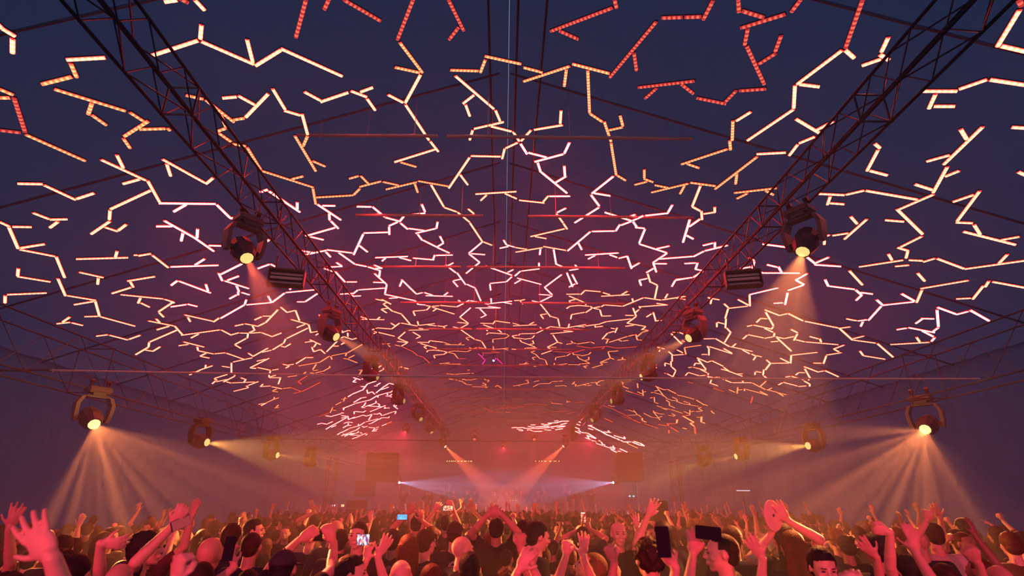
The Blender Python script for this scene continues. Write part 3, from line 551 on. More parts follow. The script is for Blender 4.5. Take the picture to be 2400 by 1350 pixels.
M_RAFT = mat('navy_painted_pipe', (0.10, 0.11, 0.2), 0.6)
FR = [TENT_Y0 + i * bay for i in range(21)]
G = 'steel frames across the tent roof'
for i, y in enumerate(FR):
    if y < 0.5 or y > 45: continue
    dist = 'nearest' if y < 3 else '%d metres down the tent' % round(y)
    for sx, side in ((-1, 'left'), (1, 'right')):
        bm = bmesh.new()
        add_cyl(bm, (sx * 0.1, y, RIDGE - 0.12), (sx * (TENT_X - 0.12), y, EAVE - 0.09 + 0.0), 0.02, n=8)
        tag(obj('rafter_pipe', bm, M_RAFT, smooth=True), '%s sloping roof pipe on the %s slope' % (dist, side), 'pipe', G)
    if y > 6:
        z = CAM.z + 5.62
        if i % 2 == 0: spans = [(-3.1, -0.45), (0.5, 4.0)]
        else: spans = [(-3.4, -1.1), (-0.95, 3.1)]
        for k, (a, b) in enumerate(spans):
            bm = bmesh.new()
            add_cyl(bm, (a, y, z), (b, y, z), 0.03, n=10)
            for q in range(3):
                xx = a + (b - a) * (q + 0.5) / 3
                add_cyl(bm, (xx - 0.02, y, z), (xx + 0.02, y, z), 0.036, n=10)
                add_cyl(bm, (xx, y, z), (xx, y, CAM.z + H0 + 0.42 - SLOPE * abs(xx) - 0.05), 0.006, n=5)
            tag(obj('cross_pipe', bm, M_PIPE, smooth=False), '%s level cross pipe hung under the ridge, %s half' % (dist, 'left' if k == 0 else 'right'), 'pipe', 'level pipes across the roof')
for x, nm in ((-0.24, 'left'), (0.18, 'near right'), (0.57, 'far right')):
    bm = bmesh.new()
    z = RIDGE - 0.45 - SLOPE * abs(x)
    add_cyl(bm, (x, 0, z), (x, 46, z), 0.018, n=6)
    tag(obj('ridge_cable', bm, M_DARK), 'thin dark line running under the ridge, %s of the seam' % nm, 'cable', 'lines along the ridge')


# ------------------------------------------------------------------ trusses
def box_truss(name, x0, x1, z0, z1, y0, y1, step, label, r=0.017, group=None, cross=True):
    M_ALU = globals()['M_ALU'] if cross else M_DARK
    root = empty(name, ((x0 + x1) / 2, y0, z0))
    T = lambda x, y, z: (x - (x0 + x1) / 2, y - y0, z - z0)
    for x in (x0, x1):
        for z in (z0, z1):
            bm = bmesh.new()
            add_cyl(bm, T(x, y0, z), T(x, y1, z), r, n=8)
            obj('chord', bm, M_ALU, root, smooth=True)
    bm = bmesh.new()
    n = int(round((y1 - y0) / step))
    st = (y1 - y0) / n
    for i in range(n):
        a, b = y0 + i * st, y0 + (i + 1) * st
        m_ = (a + b) / 2
        for x in (x0, x1):
            add_cyl(bm, T(x, a, z0), T(x, m_, z1), r * 0.5, n=5)
            add_cyl(bm, T(x, m_, z1), T(x, b, z0), r * 0.5, n=5)
        if cross:
            for z in (z0, z1):
                if i % 2: add_cyl(bm, T(x0, a, z), T(x1, b, z), r * 0.5, n=5)
                else: add_cyl(bm, T(x1, a, z), T(x0, b, z), r * 0.5, n=5)
        if i % 4 == 0:
            for z in (z0, z1): add_cyl(bm, T(x0, a, z), T(x1, a, z), r * 0.7, n=6)
            for x in (x0, x1):
                add_cyl(bm, T(x, a, z0), T(x, a, z1), r * 0.7, n=6)
                add_ell(bm, T(x, a, z0), (r * 1.6, r * 1.2, r * 1.6), 1)
    obj('lattice', bm, M_ALU, root)
    tag(root, label, 'truss', group)
    return root


CH = 3.9
XL0, XL1, XR0, XR1 = -3.69, -3.36, 3.9, 4.23
box_truss('lighting_truss', XL0, XL1, CAM.z + CH, CAM.z + CH + 0.36, -5, 36, 0.62, 'aluminium lighting truss running into depth left of the centre line', group='trusses along the tent')
box_truss('lighting_truss', XR0, XR1, CAM.z + CH, CAM.z + CH + 0.36, -5, 36, 0.62, 'aluminium lighting truss running into depth right of the centre line', group='trusses along the tent')
box_truss('eaves_truss', -7.5, -6.9, CAM.z + 1.78, CAM.z + 2.55, 3, 38, 1.7, 'dark open truss low along the left side of the tent', r=0.012, group='trusses along the tent', cross=False)
box_truss('eaves_truss', 7.2, 7.8, CAM.z + 1.72, CAM.z + 2.5, 3, 38, 1.7, 'dark open truss low along the right side of the tent', r=0.012, group='trusses along the tent', cross=False)


def tower(x, y, z1, lab):
    root = empty('truss_tower', (x, y, 0))
    for a in (-0.2, 0.2):
        for b in (-0.2, 0.2):
            bm = bmesh.new(); add_cyl(bm, (a, b, 0), (a, b, z1), 0.03, n=6); obj('chord', bm, M_ALU, root)
    bm = bmesh.new()
    k = int(z1 / 0.4)
    for i in range(k):
        z = i * z1 / k; zz = (i + 1) * z1 / k
        s_ = 1 if i % 2 else -1
        for b in (-0.2, 0.2): add_cyl(bm, (-0.2 * s_, b, z), (0.2 * s_, b, zz), 0.015, n=5)
        for a in (-0.2, 0.2): add_cyl(bm, (a, -0.2 * s_, z), (a, 0.2 * s_, zz), 0.015, n=5)
    obj('lattice', bm, M_ALU, root)
    tag(root, lab, 'truss', 'towers beside the stage')


tower(-8.6, 29.5, 4.3, 'upright truss tower at the left of the distant stage')
tower(8.3, 28, 4.3, 'upright truss tower at the right of the distant stage')


# ------------------------------------------------------------------ moving heads
def lathe(bm, prof, n=20, mi=0, mis=None):
    """prof: (z, r) list along local z"""
    R = []
    for z, r in prof:
        if r < 1e-5: R.append([bm.verts.new((0, 0, z))])
        else: R.append([bm.verts.new((r * math.cos(2 * PI * i / n), r * math.sin(2 * PI * i / n), z)) for i in range(n)])
    for k in range(len(R) - 1):
        A, B = R[k], R[k + 1]
        for i in range(n):
            j = (i + 1) % n
            if len(A) == 1 and len(B) > 1: f = bm.faces.new((A[0], B[j], B[i]))
            elif len(B) == 1 and len(A) > 1: f = bm.faces.new((A[i], A[j], B[0]))
            elif len(A) > 1: f = bm.faces.new((A[i], A[j], B[j], B[i]))
            else: continue
            f.material_index = mis[k] if mis else mi


def gobo_light(name, col, energy, ang, gobo, scale=14, blend=0.25):
    ld = bpy.data.lights.new(name, 'SPOT')
    ld.energy = energy
    ld.color = col
    ld.spot_size = math.radians(ang)
    ld.spot_blend = blend
    ld.shadow_soft_size = 0.03
    if gobo:
        ld.use_nodes = True
        nt = ld.node_tree
        e = nt.nodes.get('Emission')
        tc = nt.nodes.new('ShaderNodeTexCoord')
        nz = nt.nodes.new('ShaderNodeTexVoronoi')
        nz.inputs['Scale'].default_value = scale
        nt.links.new(tc.outputs['Normal'], nz.inputs['Vector'])
        mr = nt.nodes.new('ShaderNodeMapRange')
        mr.inputs['From Min'].default_value = 0.42
        mr.inputs['From Max'].default_value = 0.18
        mr.inputs['To Min'].default_value = 0.10 if ang > 40 else 0.9
        mr.inputs['To Max'].default_value = 4.5 if ang > 40 else 3.0
        nt.links.new(nz.outputs['Distance'], mr.inputs['Value'])
        nt.links.new(mr.outputs[0], e.inputs['Strength'])
    return ld


LENS = {}
def lens_mat(col, s):
    k = (col, s)
    if k not in LENS: LENS[k] = emis('lit_lens_%d' % len(LENS), col, s, False)
    return LENS[k]


YEL, AMB, ORG, RED, LAV = (1.0, 0.40, 0.08), (1.0, 0.26, 0.07), (1.0, 0.13, 0.05), (1.0, 0.025, 0.06), (0.62, 0.55, 1.0)


def moving_head(lens, target, label, col, energy, ang, gobo=True, top=None, size=1.0, lens_col=(1.0, 0.72, 0.26), ls=1.15, small=False, gs=14, blend=0.25):
    """lens and target: world points; the yoke hangs from above"""
    lens = Vector(lens); d = (Vector(target) - lens).normalized()
    s = size
    M_CASE = M_SHELL2 if small else globals()['M_CASE']
    piv = lens - d * 0.24 * s
    root = empty('moving_head', piv + Vector((0, 0, 0.46 * s)))
    az = math.atan2(d.x, -d.y)                    # pan: yoke arms stand left and right of the beam
    R = Matrix.Rotation(az, 3, 'Z')
    inv = Matrix.Translation(-root.location)
    loc = lambda v: Vector(v) * s
    # base with pan motor, clamps
    bm = bmesh.new()
    add_box(bm, loc((0, 0, 0.0)), (0.36 * s, 0.27 * s, 0.11 * s), bevel=0.025 * s)
    add_box(bm, loc((0, 0.0, -0.07)), (0.2 * s, 0.2 * s, 0.05 * s), bevel=0.01 * s)
    b = obj('base', bm, M_CASE, root)
    b.rotation_euler = (0, 0, az)
    if not small:
        for sx in (-1, 1):
            bm = bmesh.new()
            add_box(bm, loc((sx * 0.12, 0, 0.09)), (0.05 * s, 0.05 * s, 0.09 * s), bevel=0.008 * s)
            add_cyl(bm, loc((sx * 0.12 - 0.03, 0, 0.15)), loc((sx * 0.12 + 0.03, 0, 0.15)), 0.035 * s, n=10)
            c = obj('clamp', bm, M_ALU, root); c.rotation_euler = (0, 0, az)
    # yoke
    bm = bmesh.new()
    for sx in (-1, 1):
        pts = [(0.10, -0.085), (0.20, -0.12), (0.255, -0.24), (0.245, -0.40), (0.225, -0.52)]
        wid = [0.13, 0.16, 0.17, 0.15, 0.10]
        prev = None
        for (x, z), wd in zip(pts, wid):
            ring = [bm.verts.new(loc((sx * (x + o), wy * wd / 2, z))) for o, wy in ((-0.028, -1), (0.028, -1), (0.028, 1), (-0.028, 1))]
            if prev:
                for q in range(4): bm.faces.new((prev[q], prev[(q + 1) % 4], ring[(q + 1) % 4], ring[q]))
            else: bm.faces.new(ring)
            prev = ring
        bm.faces.new(prev[::-1])
    add_box(bm, loc((0, 0, -0.10)), (0.30 * s, 0.13 * s, 0.05 * s))
    bmesh.ops.recalc_face_normals(bm, faces=bm.faces)
    y = obj('yoke', bm, M_CASE, root); y.rotation_euler = (0, 0, az)
    # head barrel along d
    bm = bmesh.new()
    lathe(bm, [(-0.22 * s, 0), (-0.22 * s, 0.09 * s), (-0.17 * s, 0.14 * s), (0.02 * s, 0.175 * s), (0.10 * s, 0.155 * s), (0.20 * s, 0.115 * s), (0.24 * s, 0.105 * s), (0.24 * s, 0.09 * s), (0.225 * s, 0.088 * s), (0.225 * s, 0.0)], n=8 if small else 10)
    add_cyl(bm, (-0.225 * s, 0, 0), (0.225 * s, 0, 0), 0.045 * s, n=10)
    h = obj('head', bm, M_BLACK, root)
    q = d.to_track_quat('Z', 'Y')
    h.rotation_mode = 'QUATERNION'
    # keep the tilt axle across the yoke
    xax = R @ Vector((1, 0, 0)); xax = (xax - d * xax.dot(d)).normalized(); yax = d.cross(xax)
    h.rotation_quaternion = Matrix((xax, yax, d)).transposed().to_quaternion()
    h.location = piv - root.location
    bm = bmesh.new()
    lathe(bm, [(0.226 * s, 0.088 * s), (0.236 * s, 0.06 * s), (0.243 * s, 0.0)], n=18)
    obj('lens', bm, lens_mat(lens_col, ls), h, smooth=True)
    tag(root, label, 'stage light', 'moving head stage lights')
    ld = gobo_light('beam', col, energy, ang, gobo, gs, blend)
    lo = bpy.data.objects.new('beam', ld)
    COL.objects.link(lo)
    lo.location = lens + d * 0.03 * s
    lo.rotation_euler = (-d).to_track_quat('Z', 'Y').to_euler()
    lo.parent = root
    lo.matrix_parent_inverse = Matrix.Translation(-root.location)
    return root


def L(px, py, h): return at_z(px, py, CAM.z + h)


BE = 2.0
MH = [
    # lens px, h, target px at Y, colour, W, angle, gobo, label
    ((579, 606), 3.15, (700, 860, 6.0), ORG, 1900, 22, 'large moving head on the left truss, beam slanting down'),
    ((1881, 591), 3.15, (1800, 860, 6.0), AMB, 2000, 34, 'large moving head on the right truss, wide beam pointing down'),
    ((789, 790), 3.12, (1010, 905, 9.8), AMB, 1600, 20, 'second moving head on the left truss, beam crossing right'),
    ((1613, 793), 3.12, (1390, 912, 9.8), AMB, 1600, 22, 'second moving head on the right truss, beam crossing left'),
    ((886, 884), 3.1, (1100, 935, 13.8), YEL, 260, 24, 'third moving head on the left truss, faint beam to the right'),
    ((1502, 884), 3.1, (1280, 935, 13.8), YEL, 400, 24, 'third moving head on the right truss, faint beam to the left'),
    ((948, 940), 3.1, (1150, 965, 17.3), AMB, 160, 20, 'fourth moving head on the left truss, nearly dark'),
    ((1432, 940), 3.1, (1240, 965, 17.3), AMB, 170, 20, 'fourth moving head on the right truss, dim orange beam'),
    ((987, 983), 3.1, (1030, 1020, 21.5), YEL, 120, 16, 'fifth moving head on the left truss, tiny yellow beam'),
    ((1387, 985), 3.1, (1300, 1040, 21.5), ORG, 60, 16, 'fifth moving head on the right truss, almost dark'),
    ((1012, 1014), 3.1, (1050, 1075, 26), YEL, 160, 14, 'sixth moving head on the left truss, thin yellow beam'),
    ((1340, 1034), 3.1, (1300, 1110, 31), YEL, 260, 14, 'distant moving head right of centre, thin yellow beam'),
    ((1044, 1047), 3.1, (1165, 1165, 32), ORG, 12000, 20, 'bright orange moving head left above the stage'),
    ((1320, 1046), 3.1, (1195, 1165, 32), ORG, 12000, 20, 'bright orange moving head right above the stage'),
    ((1112, 1030), 4.0, (1113, 1110, 35), RED, 1500, 12, 'small red spotlight hanging left of the stage centre'),
    ((1252, 1030), 4.0, (1252, 1110, 35), RED, 1500, 12, 'small red spotlight hanging right of the stage centre'),
    ((221, 995), 1.2, (330, 1210, 7.9), AMB, 2000, 46, 'moving head low at far left, wide fan of amber rays'),
    ((2168, 1007), 1.2, (2050, 1215, 7.9), AMB, 2000, 48, 'moving head low at far right, wide fan of amber rays'),
    ((486, 1037), 1.3, (770, 1080, 12.2), YEL, 2600, 26, 'second moving head on the left side truss, amber fan'),
    ((1893, 1045), 1.28, (1590, 1078, 12.2), YEL, 2600, 22, 'second moving head on the right side truss, amber beam'),
    ((651, 1067), 1.3, (880, 1092, 16), YEL, 1100, 18, 'third moving head on the left side truss, weak beam'),
    ((1724, 1070), 1.3, (1560, 1105, 16.5), YEL, 700, 16, 'third moving head on the right side truss, weak beam'),
    ((739, 1088), 1.3, (840, 1120, 22.0), YEL, 250, 20, 'fourth moving head on the left side truss, very dim'),
    ((1640, 1086), 1.3, (1500, 1135, 23.0), (1.0, 0.62, 0.08), 500, 24, 'fourth moving head on the right side truss, olive-yellow glow'),
    ((936, 1131), 1.3, (1150, 1150, 33.5), LAV, 8000, 16, 'small white-violet spotlight at the left of the stage'),
    ((1437, 1131), 1.3, (1220, 1150, 33.5), LAV, 8000, 16, 'small white-violet spotlight at the right of the stage'),
]
for i, ((lx, ly), h, (tx, ty, Y), col, e, ang, lab) in enumerate(MH):
    ln = L(lx, ly, h)
    dist = (ln - CAM).length
    lc, ls_ = (1.0, 0.66, 0.22), 1.2
    if col is RED: lc, ls_ = (1.0, 0.12, 0.1), 1.5
    if col is LAV: lc, ls_ = (0.8, 0.78, 1.0), 4
    if col is ORG and i > 10: lc, ls_ = (1.0, 0.55, 0.3), 3
    if e < 300: ls_ = 0.5
    if i in (16, 17): ls_ = 2.2
    moving_head(ln, at_y(tx, ty, Y), lab, col, e * BE, ang, True, size=1.0, lens_col=lc, ls=ls_, small=dist > 14, gs=(11 if ang > 40 else 18), blend=0.3)

# red floods added out of sight behind the viewer to light the raised arms
for x, y, z, tx, ty, nm in ((-2.6, -3.4, 2.75, -1.2, 6.0, 'left'), (2.8, -3.4, 2.75, 1.6, 6.0, 'right'), (-6.4, -4.2, 2.75, -5.0, 8.0, 'far left'), (6.6, -4.2, 2.75, 5.2, 8.0, 'far right')):
    root = empty('added_flood_light', (x, y, 0))
    bm = bmesh.new(); add_cyl(bm, (0, 0, 0.02), (0, 0, z - 0.2), 0.025, n=8); obj('pole', bm, M_DARK, root)
    for k in range(3):
        bm = bmesh.new(); a = k * 2.094
        add_cyl(bm, (0, 0, 0.5), (0.5 * math.cos(a), 0.5 * math.sin(a), 0.02), 0.015, n=6); obj('leg', bm, M_DARK, root)
    bm = bmesh.new(); add_box(bm, (0, -0.08, z), (0.5, 0.14, 0.3), bevel=0.02); obj('housing', bm, M_BLACK, root)
    bm = bmesh.new(); add_box(bm, (0, 0.0, z), (0.44, 0.01, 0.24)); obj('lens', bm, lens_mat((1, .1, .08), 1.2), root)
    tag(root, '%s added red flood light, unseen on a tripod behind the viewer' % nm, 'stage light', 'added red flood lights, unseen behind the viewer')
    ld = gobo_light('flood', RED, WASH, 62, False, blend=.7)
    ld.shadow_soft_size = 0.12
    lo = bpy.data.objects.new('flood', ld); COL.objects.link(lo)
    lo.parent = root; lo.location = (0, 0.05, z)
    dd = V((tx, ty, 1.75)) - V((x, y, z))
    lo.rotation_euler = dd.to_track_quat('-Z', 'Y').to_euler()
    lo.scale = (1, 0.30, 1)

# two louvred strobe panels on the main trusses
def strobe(px, py, label, tilt):
    p = L(px, py, 3.45)
    root = empty('strobe_panel', p, (math.radians(-8), 0, tilt))
    bm = bmesh.new()
    add_box(bm, (0, 0.03, 0.14), (0.56, 0.14, 0.03), bevel=0.006)
    add_box(bm, (0, 0.03, -0.14), (0.56, 0.14, 0.02), bevel=0.004)
    add_box(bm, (0, 0.09, 0), (0.54, 0.03, 0.28))
    obj('housing', bm, M_CASE, root)
    for sx in (-1, 1):
        bm = bmesh.new(); add_box(bm, (sx * 0.275, 0.03, 0), (0.015, 0.15, 0.3), bevel=0.004); obj('side_plate', bm, M_CASE, root)
    for z, t in ((0.07, -30), (0.0, -20), (-0.085, -50)):
        bm = bmesh.new()
        add_box(bm, (0, 0, 0), (0.5, 0.012, 0.055 if z > -0.08 else 0.08), rot=Matrix.Rotation(math.radians(t), 3, 'X'))
        o = obj('reflector', bm, mat('strobe_reflector', (0.85, 0.75, 0.75), 0.4, 0.0), root); o.location = (0, 0.02, z)
    for sx in (-0.2, 0.2):
        bm = bmesh.new()
        add_cyl(bm, (sx, 0.05, 0.15), (sx, 0.05, 0.42), 0.014, n=6)
        obj('hanger', bm, M_ALU, root)
    tag(root, label, 'stage light', 'louvred strobe panels')


strobe(671, 650, 'louvred strobe panel on the left truss behind the large moving head', math.radians(12))
strobe(1743, 652, 'louvred strobe panel on the right truss beside the large moving head', math.radians(-12))

# wires across the tent
def wire(a, b, r, label, m=M_STEEL):
    bm = bmesh.new(); n = 24; a, b = Vector(a), Vector(b)
    P = [a.lerp(b, i / n) - Vector((0, 0, 0.04 * math.sin(PI * i / n))) for i in range(n + 1)]
    for i in range(n): add_cyl(bm, P[i], P[i + 1], r, n=6, cap=False)
    tag(obj('wire', bm, m, smooth=True), label, 'wire')
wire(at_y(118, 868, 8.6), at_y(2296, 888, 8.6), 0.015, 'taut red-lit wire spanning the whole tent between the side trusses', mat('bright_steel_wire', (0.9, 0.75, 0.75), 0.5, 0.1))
wire(at_y(560, 1028, 21), at_y(2090, 1036, 21), 0.014, 'thin black cable stretched across the tent in front of the stage', M_DARK)
# cable bundle on the left side truss
bm = bmesh.new()
for i in range(5):
    p = [at_y(-20 + j * 24 , 868 + random.uniform(-3, 3), 8.6) for j in range(7)]
    for a, b in zip(p, p[1:]): add_cyl(bm, a, b, 0.012, n=5)
tag(obj('cable_bundle', bm, M_CASE), 'bundle of cables lashed along the left side truss', 'cable')

# tiny blue lamp and its bracket
bm = bmesh.new(); add_ell(bm, (0, 0, 0), (0.05, 0.05, 0.05), 2)
p = at_roof(1157, 845)
root = empty('blue_lamp', p)
obj('bulb', bm, emis('blue_led', (0.25, 0.4, 1.0), 14), root)
bm = bmesh.new(); add_cyl(bm, (0, 0, 0.045), (0, 0, 0.3), 0.015, n=8); obj('stem', bm, M_BLACK, root)
tag(root, 'tiny blue-white lamp among the magenta tubes', 'lamp')
# ------------------------------------------------------------------ people
SKIN = [mat('skin_%s' % n, c, 0.5, noise=0.06, scale=30, spec=0.5) for n, c in (('fair', (0.72, 0.46, 0.40)), ('tan', (0.58, 0.34, 0.28)), ('olive', (0.46, 0.27, 0.23)), ('deep', (0.26, 0.14, 0.12)))]
CLOTH = [mat('shirt_%s' % n, c, 0.9, noise=0.15, scale=60, spec=0.08, bump=0.3) for n, c in (('black', (0.016, 0.018, 0.035)), ('navy', (0.02, 0.025, 0.06)), ('charcoal', (0.05, 0.045, 0.06)), ('wine', (0.10, 0.03, 0.04)), ('white', (0.5, 0.45, 0.45)))]
HAIRM = [mat('hair_%s' % n, c, 0.6, noise=0.35, scale=90, spec=0.18, bump=0.5) for n, c in (('black', (0.012, 0.011, 0.018)), ('brown', (0.035, 0.018, 0.014)), ('auburn', (0.07, 0.026, 0.016)), ('blond', (0.17, 0.10, 0.05)))]
M_EYE = mat('eye_dark', (0.02, 0.015, 0.02), 0.2)
M_JEAN = mat('dark_denim', (0.02, 0.025, 0.06), 0.9)
HC = Vector((0, 0.015, 1.635))       # head centre of the 1.75 m figure


def remesh(bm, voxel, smooth=4, decim=0):
    me = bpy.data.meshes.new('t'); bm.to_mesh(me); bm.free()
    o = bpy.data.objects.new('t', me); COL.objects.link(o)
    r = o.modifiers.new('r', 'REMESH'); r.mode = 'VOXEL'; r.voxel_size = voxel; r.use_smooth_shade = True
    if smooth:
        s_ = o.modifiers.new('s', 'SMOOTH'); s_.factor = 0.5; s_.iterations = smooth
    if decim:
        d_ = o.modifiers.new('d', 'DECIMATE'); d_.ratio = decim
    dg = bpy.context.evaluated_depsgraph_get()
    ev = o.evaluated_get(dg)
    out = bpy.data.meshes.new_from_object(ev)
    bpy.data.objects.remove(o); bpy.data.meshes.remove(me)
    for p in out.polygons: p.use_smooth = True
    return out


def mesh_obj(name, me, m, parent=None):
    if m is not None and len(me.materials) == 0: me.materials.append(m)
    elif m is not None: me.materials[0] = m
    o = bpy.data.objects.new(name, me); COL.objects.link(o)
    if parent is not None: o.parent = parent
    return o


def ik(S, T, l1, l2, pole):
    """elbow for shoulder S and wrist T"""
    d = T - S
    D = min(d.length, (l1 + l2) * 0.985)
    if D < 0.12: D = 0.12
    d.normalize()
    T = S + d * D
    a = (l1 * l1 - l2 * l2 + D * D) / (2 * D)
    h = math.sqrt(max(0, l1 * l1 - a * a))
    p = (pole - d * pole.dot(d)).normalized()
    return S + d * a + p * h, T


CURL = {'open': (0.15, 0.2, 0.15), 'loose': (0.35, 0.55, 0.4), 'fist': (1.45, 1.6, 1.2), 'grip': (0.5, 1.1, 0.8), 'flat': (0.05, 0.08, 0.05), 'point': (1.4, 1.5, 1.2)}


def add_hand(bm, W, d, n, kind, sx, sc=1.0):
    """W wrist, d hand direction, n palm normal, sx +1 right hand"""
    d = d.normalized()
    n = (n - d * n.dot(d)).normalized()
    w_ = d.cross(n).normalized() * sx           # towards the thumb side
    R = Matrix((w_, d, n)).transposed()
    add_ell(bm, W + d * 0.052 * sc, (0.040 * sc, 0.056 * sc, 0.0165 * sc), 3, R)
    add_ell(bm, W + d * 0.078 * sc, (0.041 * sc, 0.026 * sc, 0.0135 * sc), 2, R)
    add_ell(bm, W + d * 0.03 * sc + w_ * 0.020 * sc + n * 0.008 * sc, (0.018 * sc, 0.034 * sc, 0.015 * sc), 2, R)
    cu = CURL[kind]
    for i, (off, ln, sp) in enumerate(((0.033, 0.076, 0.20), (0.0112, 0.084, 0.07), (-0.0112, 0.078, -0.07), (-0.033, 0.062, -0.20))):
        c1, c2, c3 = cu
        if kind == 'point' and i == 0: c1, c2, c3 = 0.05, 0.1, 0.05
        if kind in ('fist', 'grip'): sp *= 0.3
        c1 += 0.06 * i * (1 if kind == 'loose' else 0)
        a = W + d * (0.092 - 0.004 * abs(i - 1)) * sc + w_ * off * sc
        fd = (d + w_ * sp).normalized()
        ang = 0
        for L_, c, r0, r1 in ((ln * 0.45, c1, 0.0108, 0.0103), (ln * 0.32, c2, 0.0103, 0.0097), (ln * 0.26, c3, 0.0097, 0.0090)):
            ang += c
            dd = fd * math.cos(ang) + n * math.sin(ang)
            b = a + dd * L_ * sc
            add_cap(bm, a, b, r0 * sc, r1 * sc, 8)
            a = b
    # thumb leaves the side of the palm near its base
    a = W + d * 0.028 * sc + w_ * 0.030 * sc + n * 0.006 * sc
    if kind in ('fist', 'grip', 'point'):
        seg = [(d * 0.6 + w_ * 0.55 + n * 0.6, 0.036), (d * 0.65 - w_ * 0.35 + n * 0.6, 0.030)]
    elif kind == 'flat':
        seg = [(d * 0.8 + w_ * 0.6, 0.036), (d * 0.95 + w_ * 0.25, 0.030)]
    else:
        seg = [(d * 0.6 + w_ * 0.8 + n * 0.2, 0.040), (d * 0.8 + w_ * 0.55 + n * 0.15, 0.032)]
    r0 = 0.0125
    for v, L_ in seg:
        b = a + v.normalized() * L_ * sc
        add_cap(bm, a, b, r0 * sc, (r0 - 0.002) * sc, 8)
        a = b; r0 -= 0.002
    return W + d * 0.085 * sc + n * 0.02 * sc


def add_head(bm, H):
    """H: matrix placing the upright head (origin at head centre, +Y face)"""
    P = lambda x, y, z: H @ Vector((x, y, z))
    R = H.to_3x3()
    e = lambda c, r, s_=3, rr=None: add_ell(bm, P(*c), r, s_, R if rr is None else R @ rr)
    e((0, -0.008, 0.022), (0.075, 0.096, 0.090))
    e((0, 0.030, 0.000), (0.066, 0.068, 0.085))
    e((0, 0.035, -0.050), (0.054, 0.056, 0.050))
    e((0, 0.070, -0.090), (0.024, 0.018, 0.016), 2)          # chin
    e((0, 0.045, -0.078), (0.042, 0.040, 0.024), 2)          # jaw
    e((0, 0.093, 0.024), (0.046, 0.012, 0.009), 2)           # brow
    for s_ in (-1, 1):
        e((s_ * 0.040, 0.070, -0.022), (0.020, 0.020, 0.020), 2)   # cheekbone
        e((s_ * 0.077, 0.000, -0.005), (0.008, 0.019, 0.031), 2, Matrix.Rotation(s_ * -0.25, 3, 'Z'))   # ear
        e((s_ * 0.012, 0.103, -0.028), (0.008, 0.010, 0.007), 2)    # nostril
    add_cap(bm, P(0, 0.096, 0.018), P(0, 0.116, -0.020), 0.0075, 0.0105, 8)  # nose
    e((0, 0.097, -0.049), (0.024, 0.010, 0.0055), 2)         # upper lip
    e((0, 0.095, -0.060), (0.020, 0.010, 0.0060), 2)         # lower lip


def shoulders(): return {-1: Vector((-0.172, -0.01, 1.42)), 1: Vector((0.172, -0.01, 1.42))}


def build_body(arms, voxel=0.009, nod=0.0, turn=0.0, lean=0.0, hero=True):
    """arms: {side: (wrist, hand dir, palm normal, kind)} in the body's own space"""
    bm = bmesh.new(); sh = bmesh.new()
    A = lambda a, b, r0, r1, n=12: add_cap(bm, a, b, r0, r1, n)
    Sv = lambda a, b, r0, r1, n=12: add_cap(sh, a, b, r0, r1, n)
    for s_ in (-1, 1):
        A((s_ * .09, 0, .92), (s_ * .10, .01, .50), .082, .055); A((s_ * .10, .01, .50), (s_ * .10, -.02, .09), .052, .036)
        A((s_ * .10, -.03, .05), (s_ * .11, .13, .03), .036, .030)
    add_ell(bm, (0, 0, .96), (.160, .11, .13), 3)
    add_ell(bm, (0, 0, 1.12), (.132, .092, .16), 3)
    add_ell(bm, (0, -.005, 1.31), (.160, .105, .17), 3)
    add_cap(bm, (-.14, -.01, 1.425), (.14, -.01, 1.425), .062, .062, 12)
    add_cap(bm, (0, -.01, 1.44), (0, .005, 1.57), .060, .054, 14)
    add_ell(sh, (0, 0, .95), (.188, .138, .15), 3)
    add_ell(sh, (0, 0, 1.12), (.160, .118, .20), 3)
    add_ell(sh, (0, -.005, 1.31), (.176, .121, .18), 3)
    add_cap(sh, (-.14, -.01, 1.422), (.14, -.01, 1.422), .073, .073, 12)
    H = Matrix.Translation(HC) @ Matrix.Rotation(turn, 4, 'Z') @ Matrix.Rotation(nod, 4, 'X')
    add_head(bm, H)
    S = shoulders()
    grips = {}
    for s_ in (-1, 1):
        Wt, hd, pn, kind = arms[s_]
        up = max(0.0, min(1.0, (Wt.z - 1.25) / 0.4))
        s0 = S[s_] + Vector((-s_ * 0.015 * up, 0, 0.045 * up))
        E_, Wr = ik(s0, Wt, 0.285, 0.255, Vector((s_ * 0.9, -0.25 if Wt.z > 1.2 else -1, -0.35)))
        A(S[s_] * 1.0, s0.lerp(E_, 0.25), .062, .052); A(s0, E_, .054, .040); 
        m_ = E_.lerp(Wr, 0.3)
        A(E_, m_, .041, .041); A(m_, Wr, .041, .0265)
        A(Wr - (Wr - E_).normalized() * 0.02, Wr + hd.normalized() * 0.02, .0265, .025)
        grips[s_] = add_hand(bm, Wr + hd.normalized() * 0.012, hd, pn, kind, s_)
        q = s0.lerp(E_, 0.62)
        Sv(S[s_], s0.lerp(E_, 0.25), .072, .066); Sv(s0, q, .068, .060)
    body = remesh(bm, voxel, 4 if voxel < .006 else 2)
    shirt = remesh(sh, 0.014, 3)
    return body, shirt, H, grips


# trousers: one shared mesh
bm = bmesh.new()
for s_ in (-1, 1):
    add_cap(bm, (s_ * .09, 0, .92), (s_ * .10, .01, .50), .096, .072, 12); add_cap(bm, (s_ * .10, .01, .50), (s_ * .10, -.02, .12), .070, .058, 12)
add_ell(bm, (0, 0, .95), (.170, .122, .10), 3)
TROUSERS = remesh(bm, 0.02, 2)


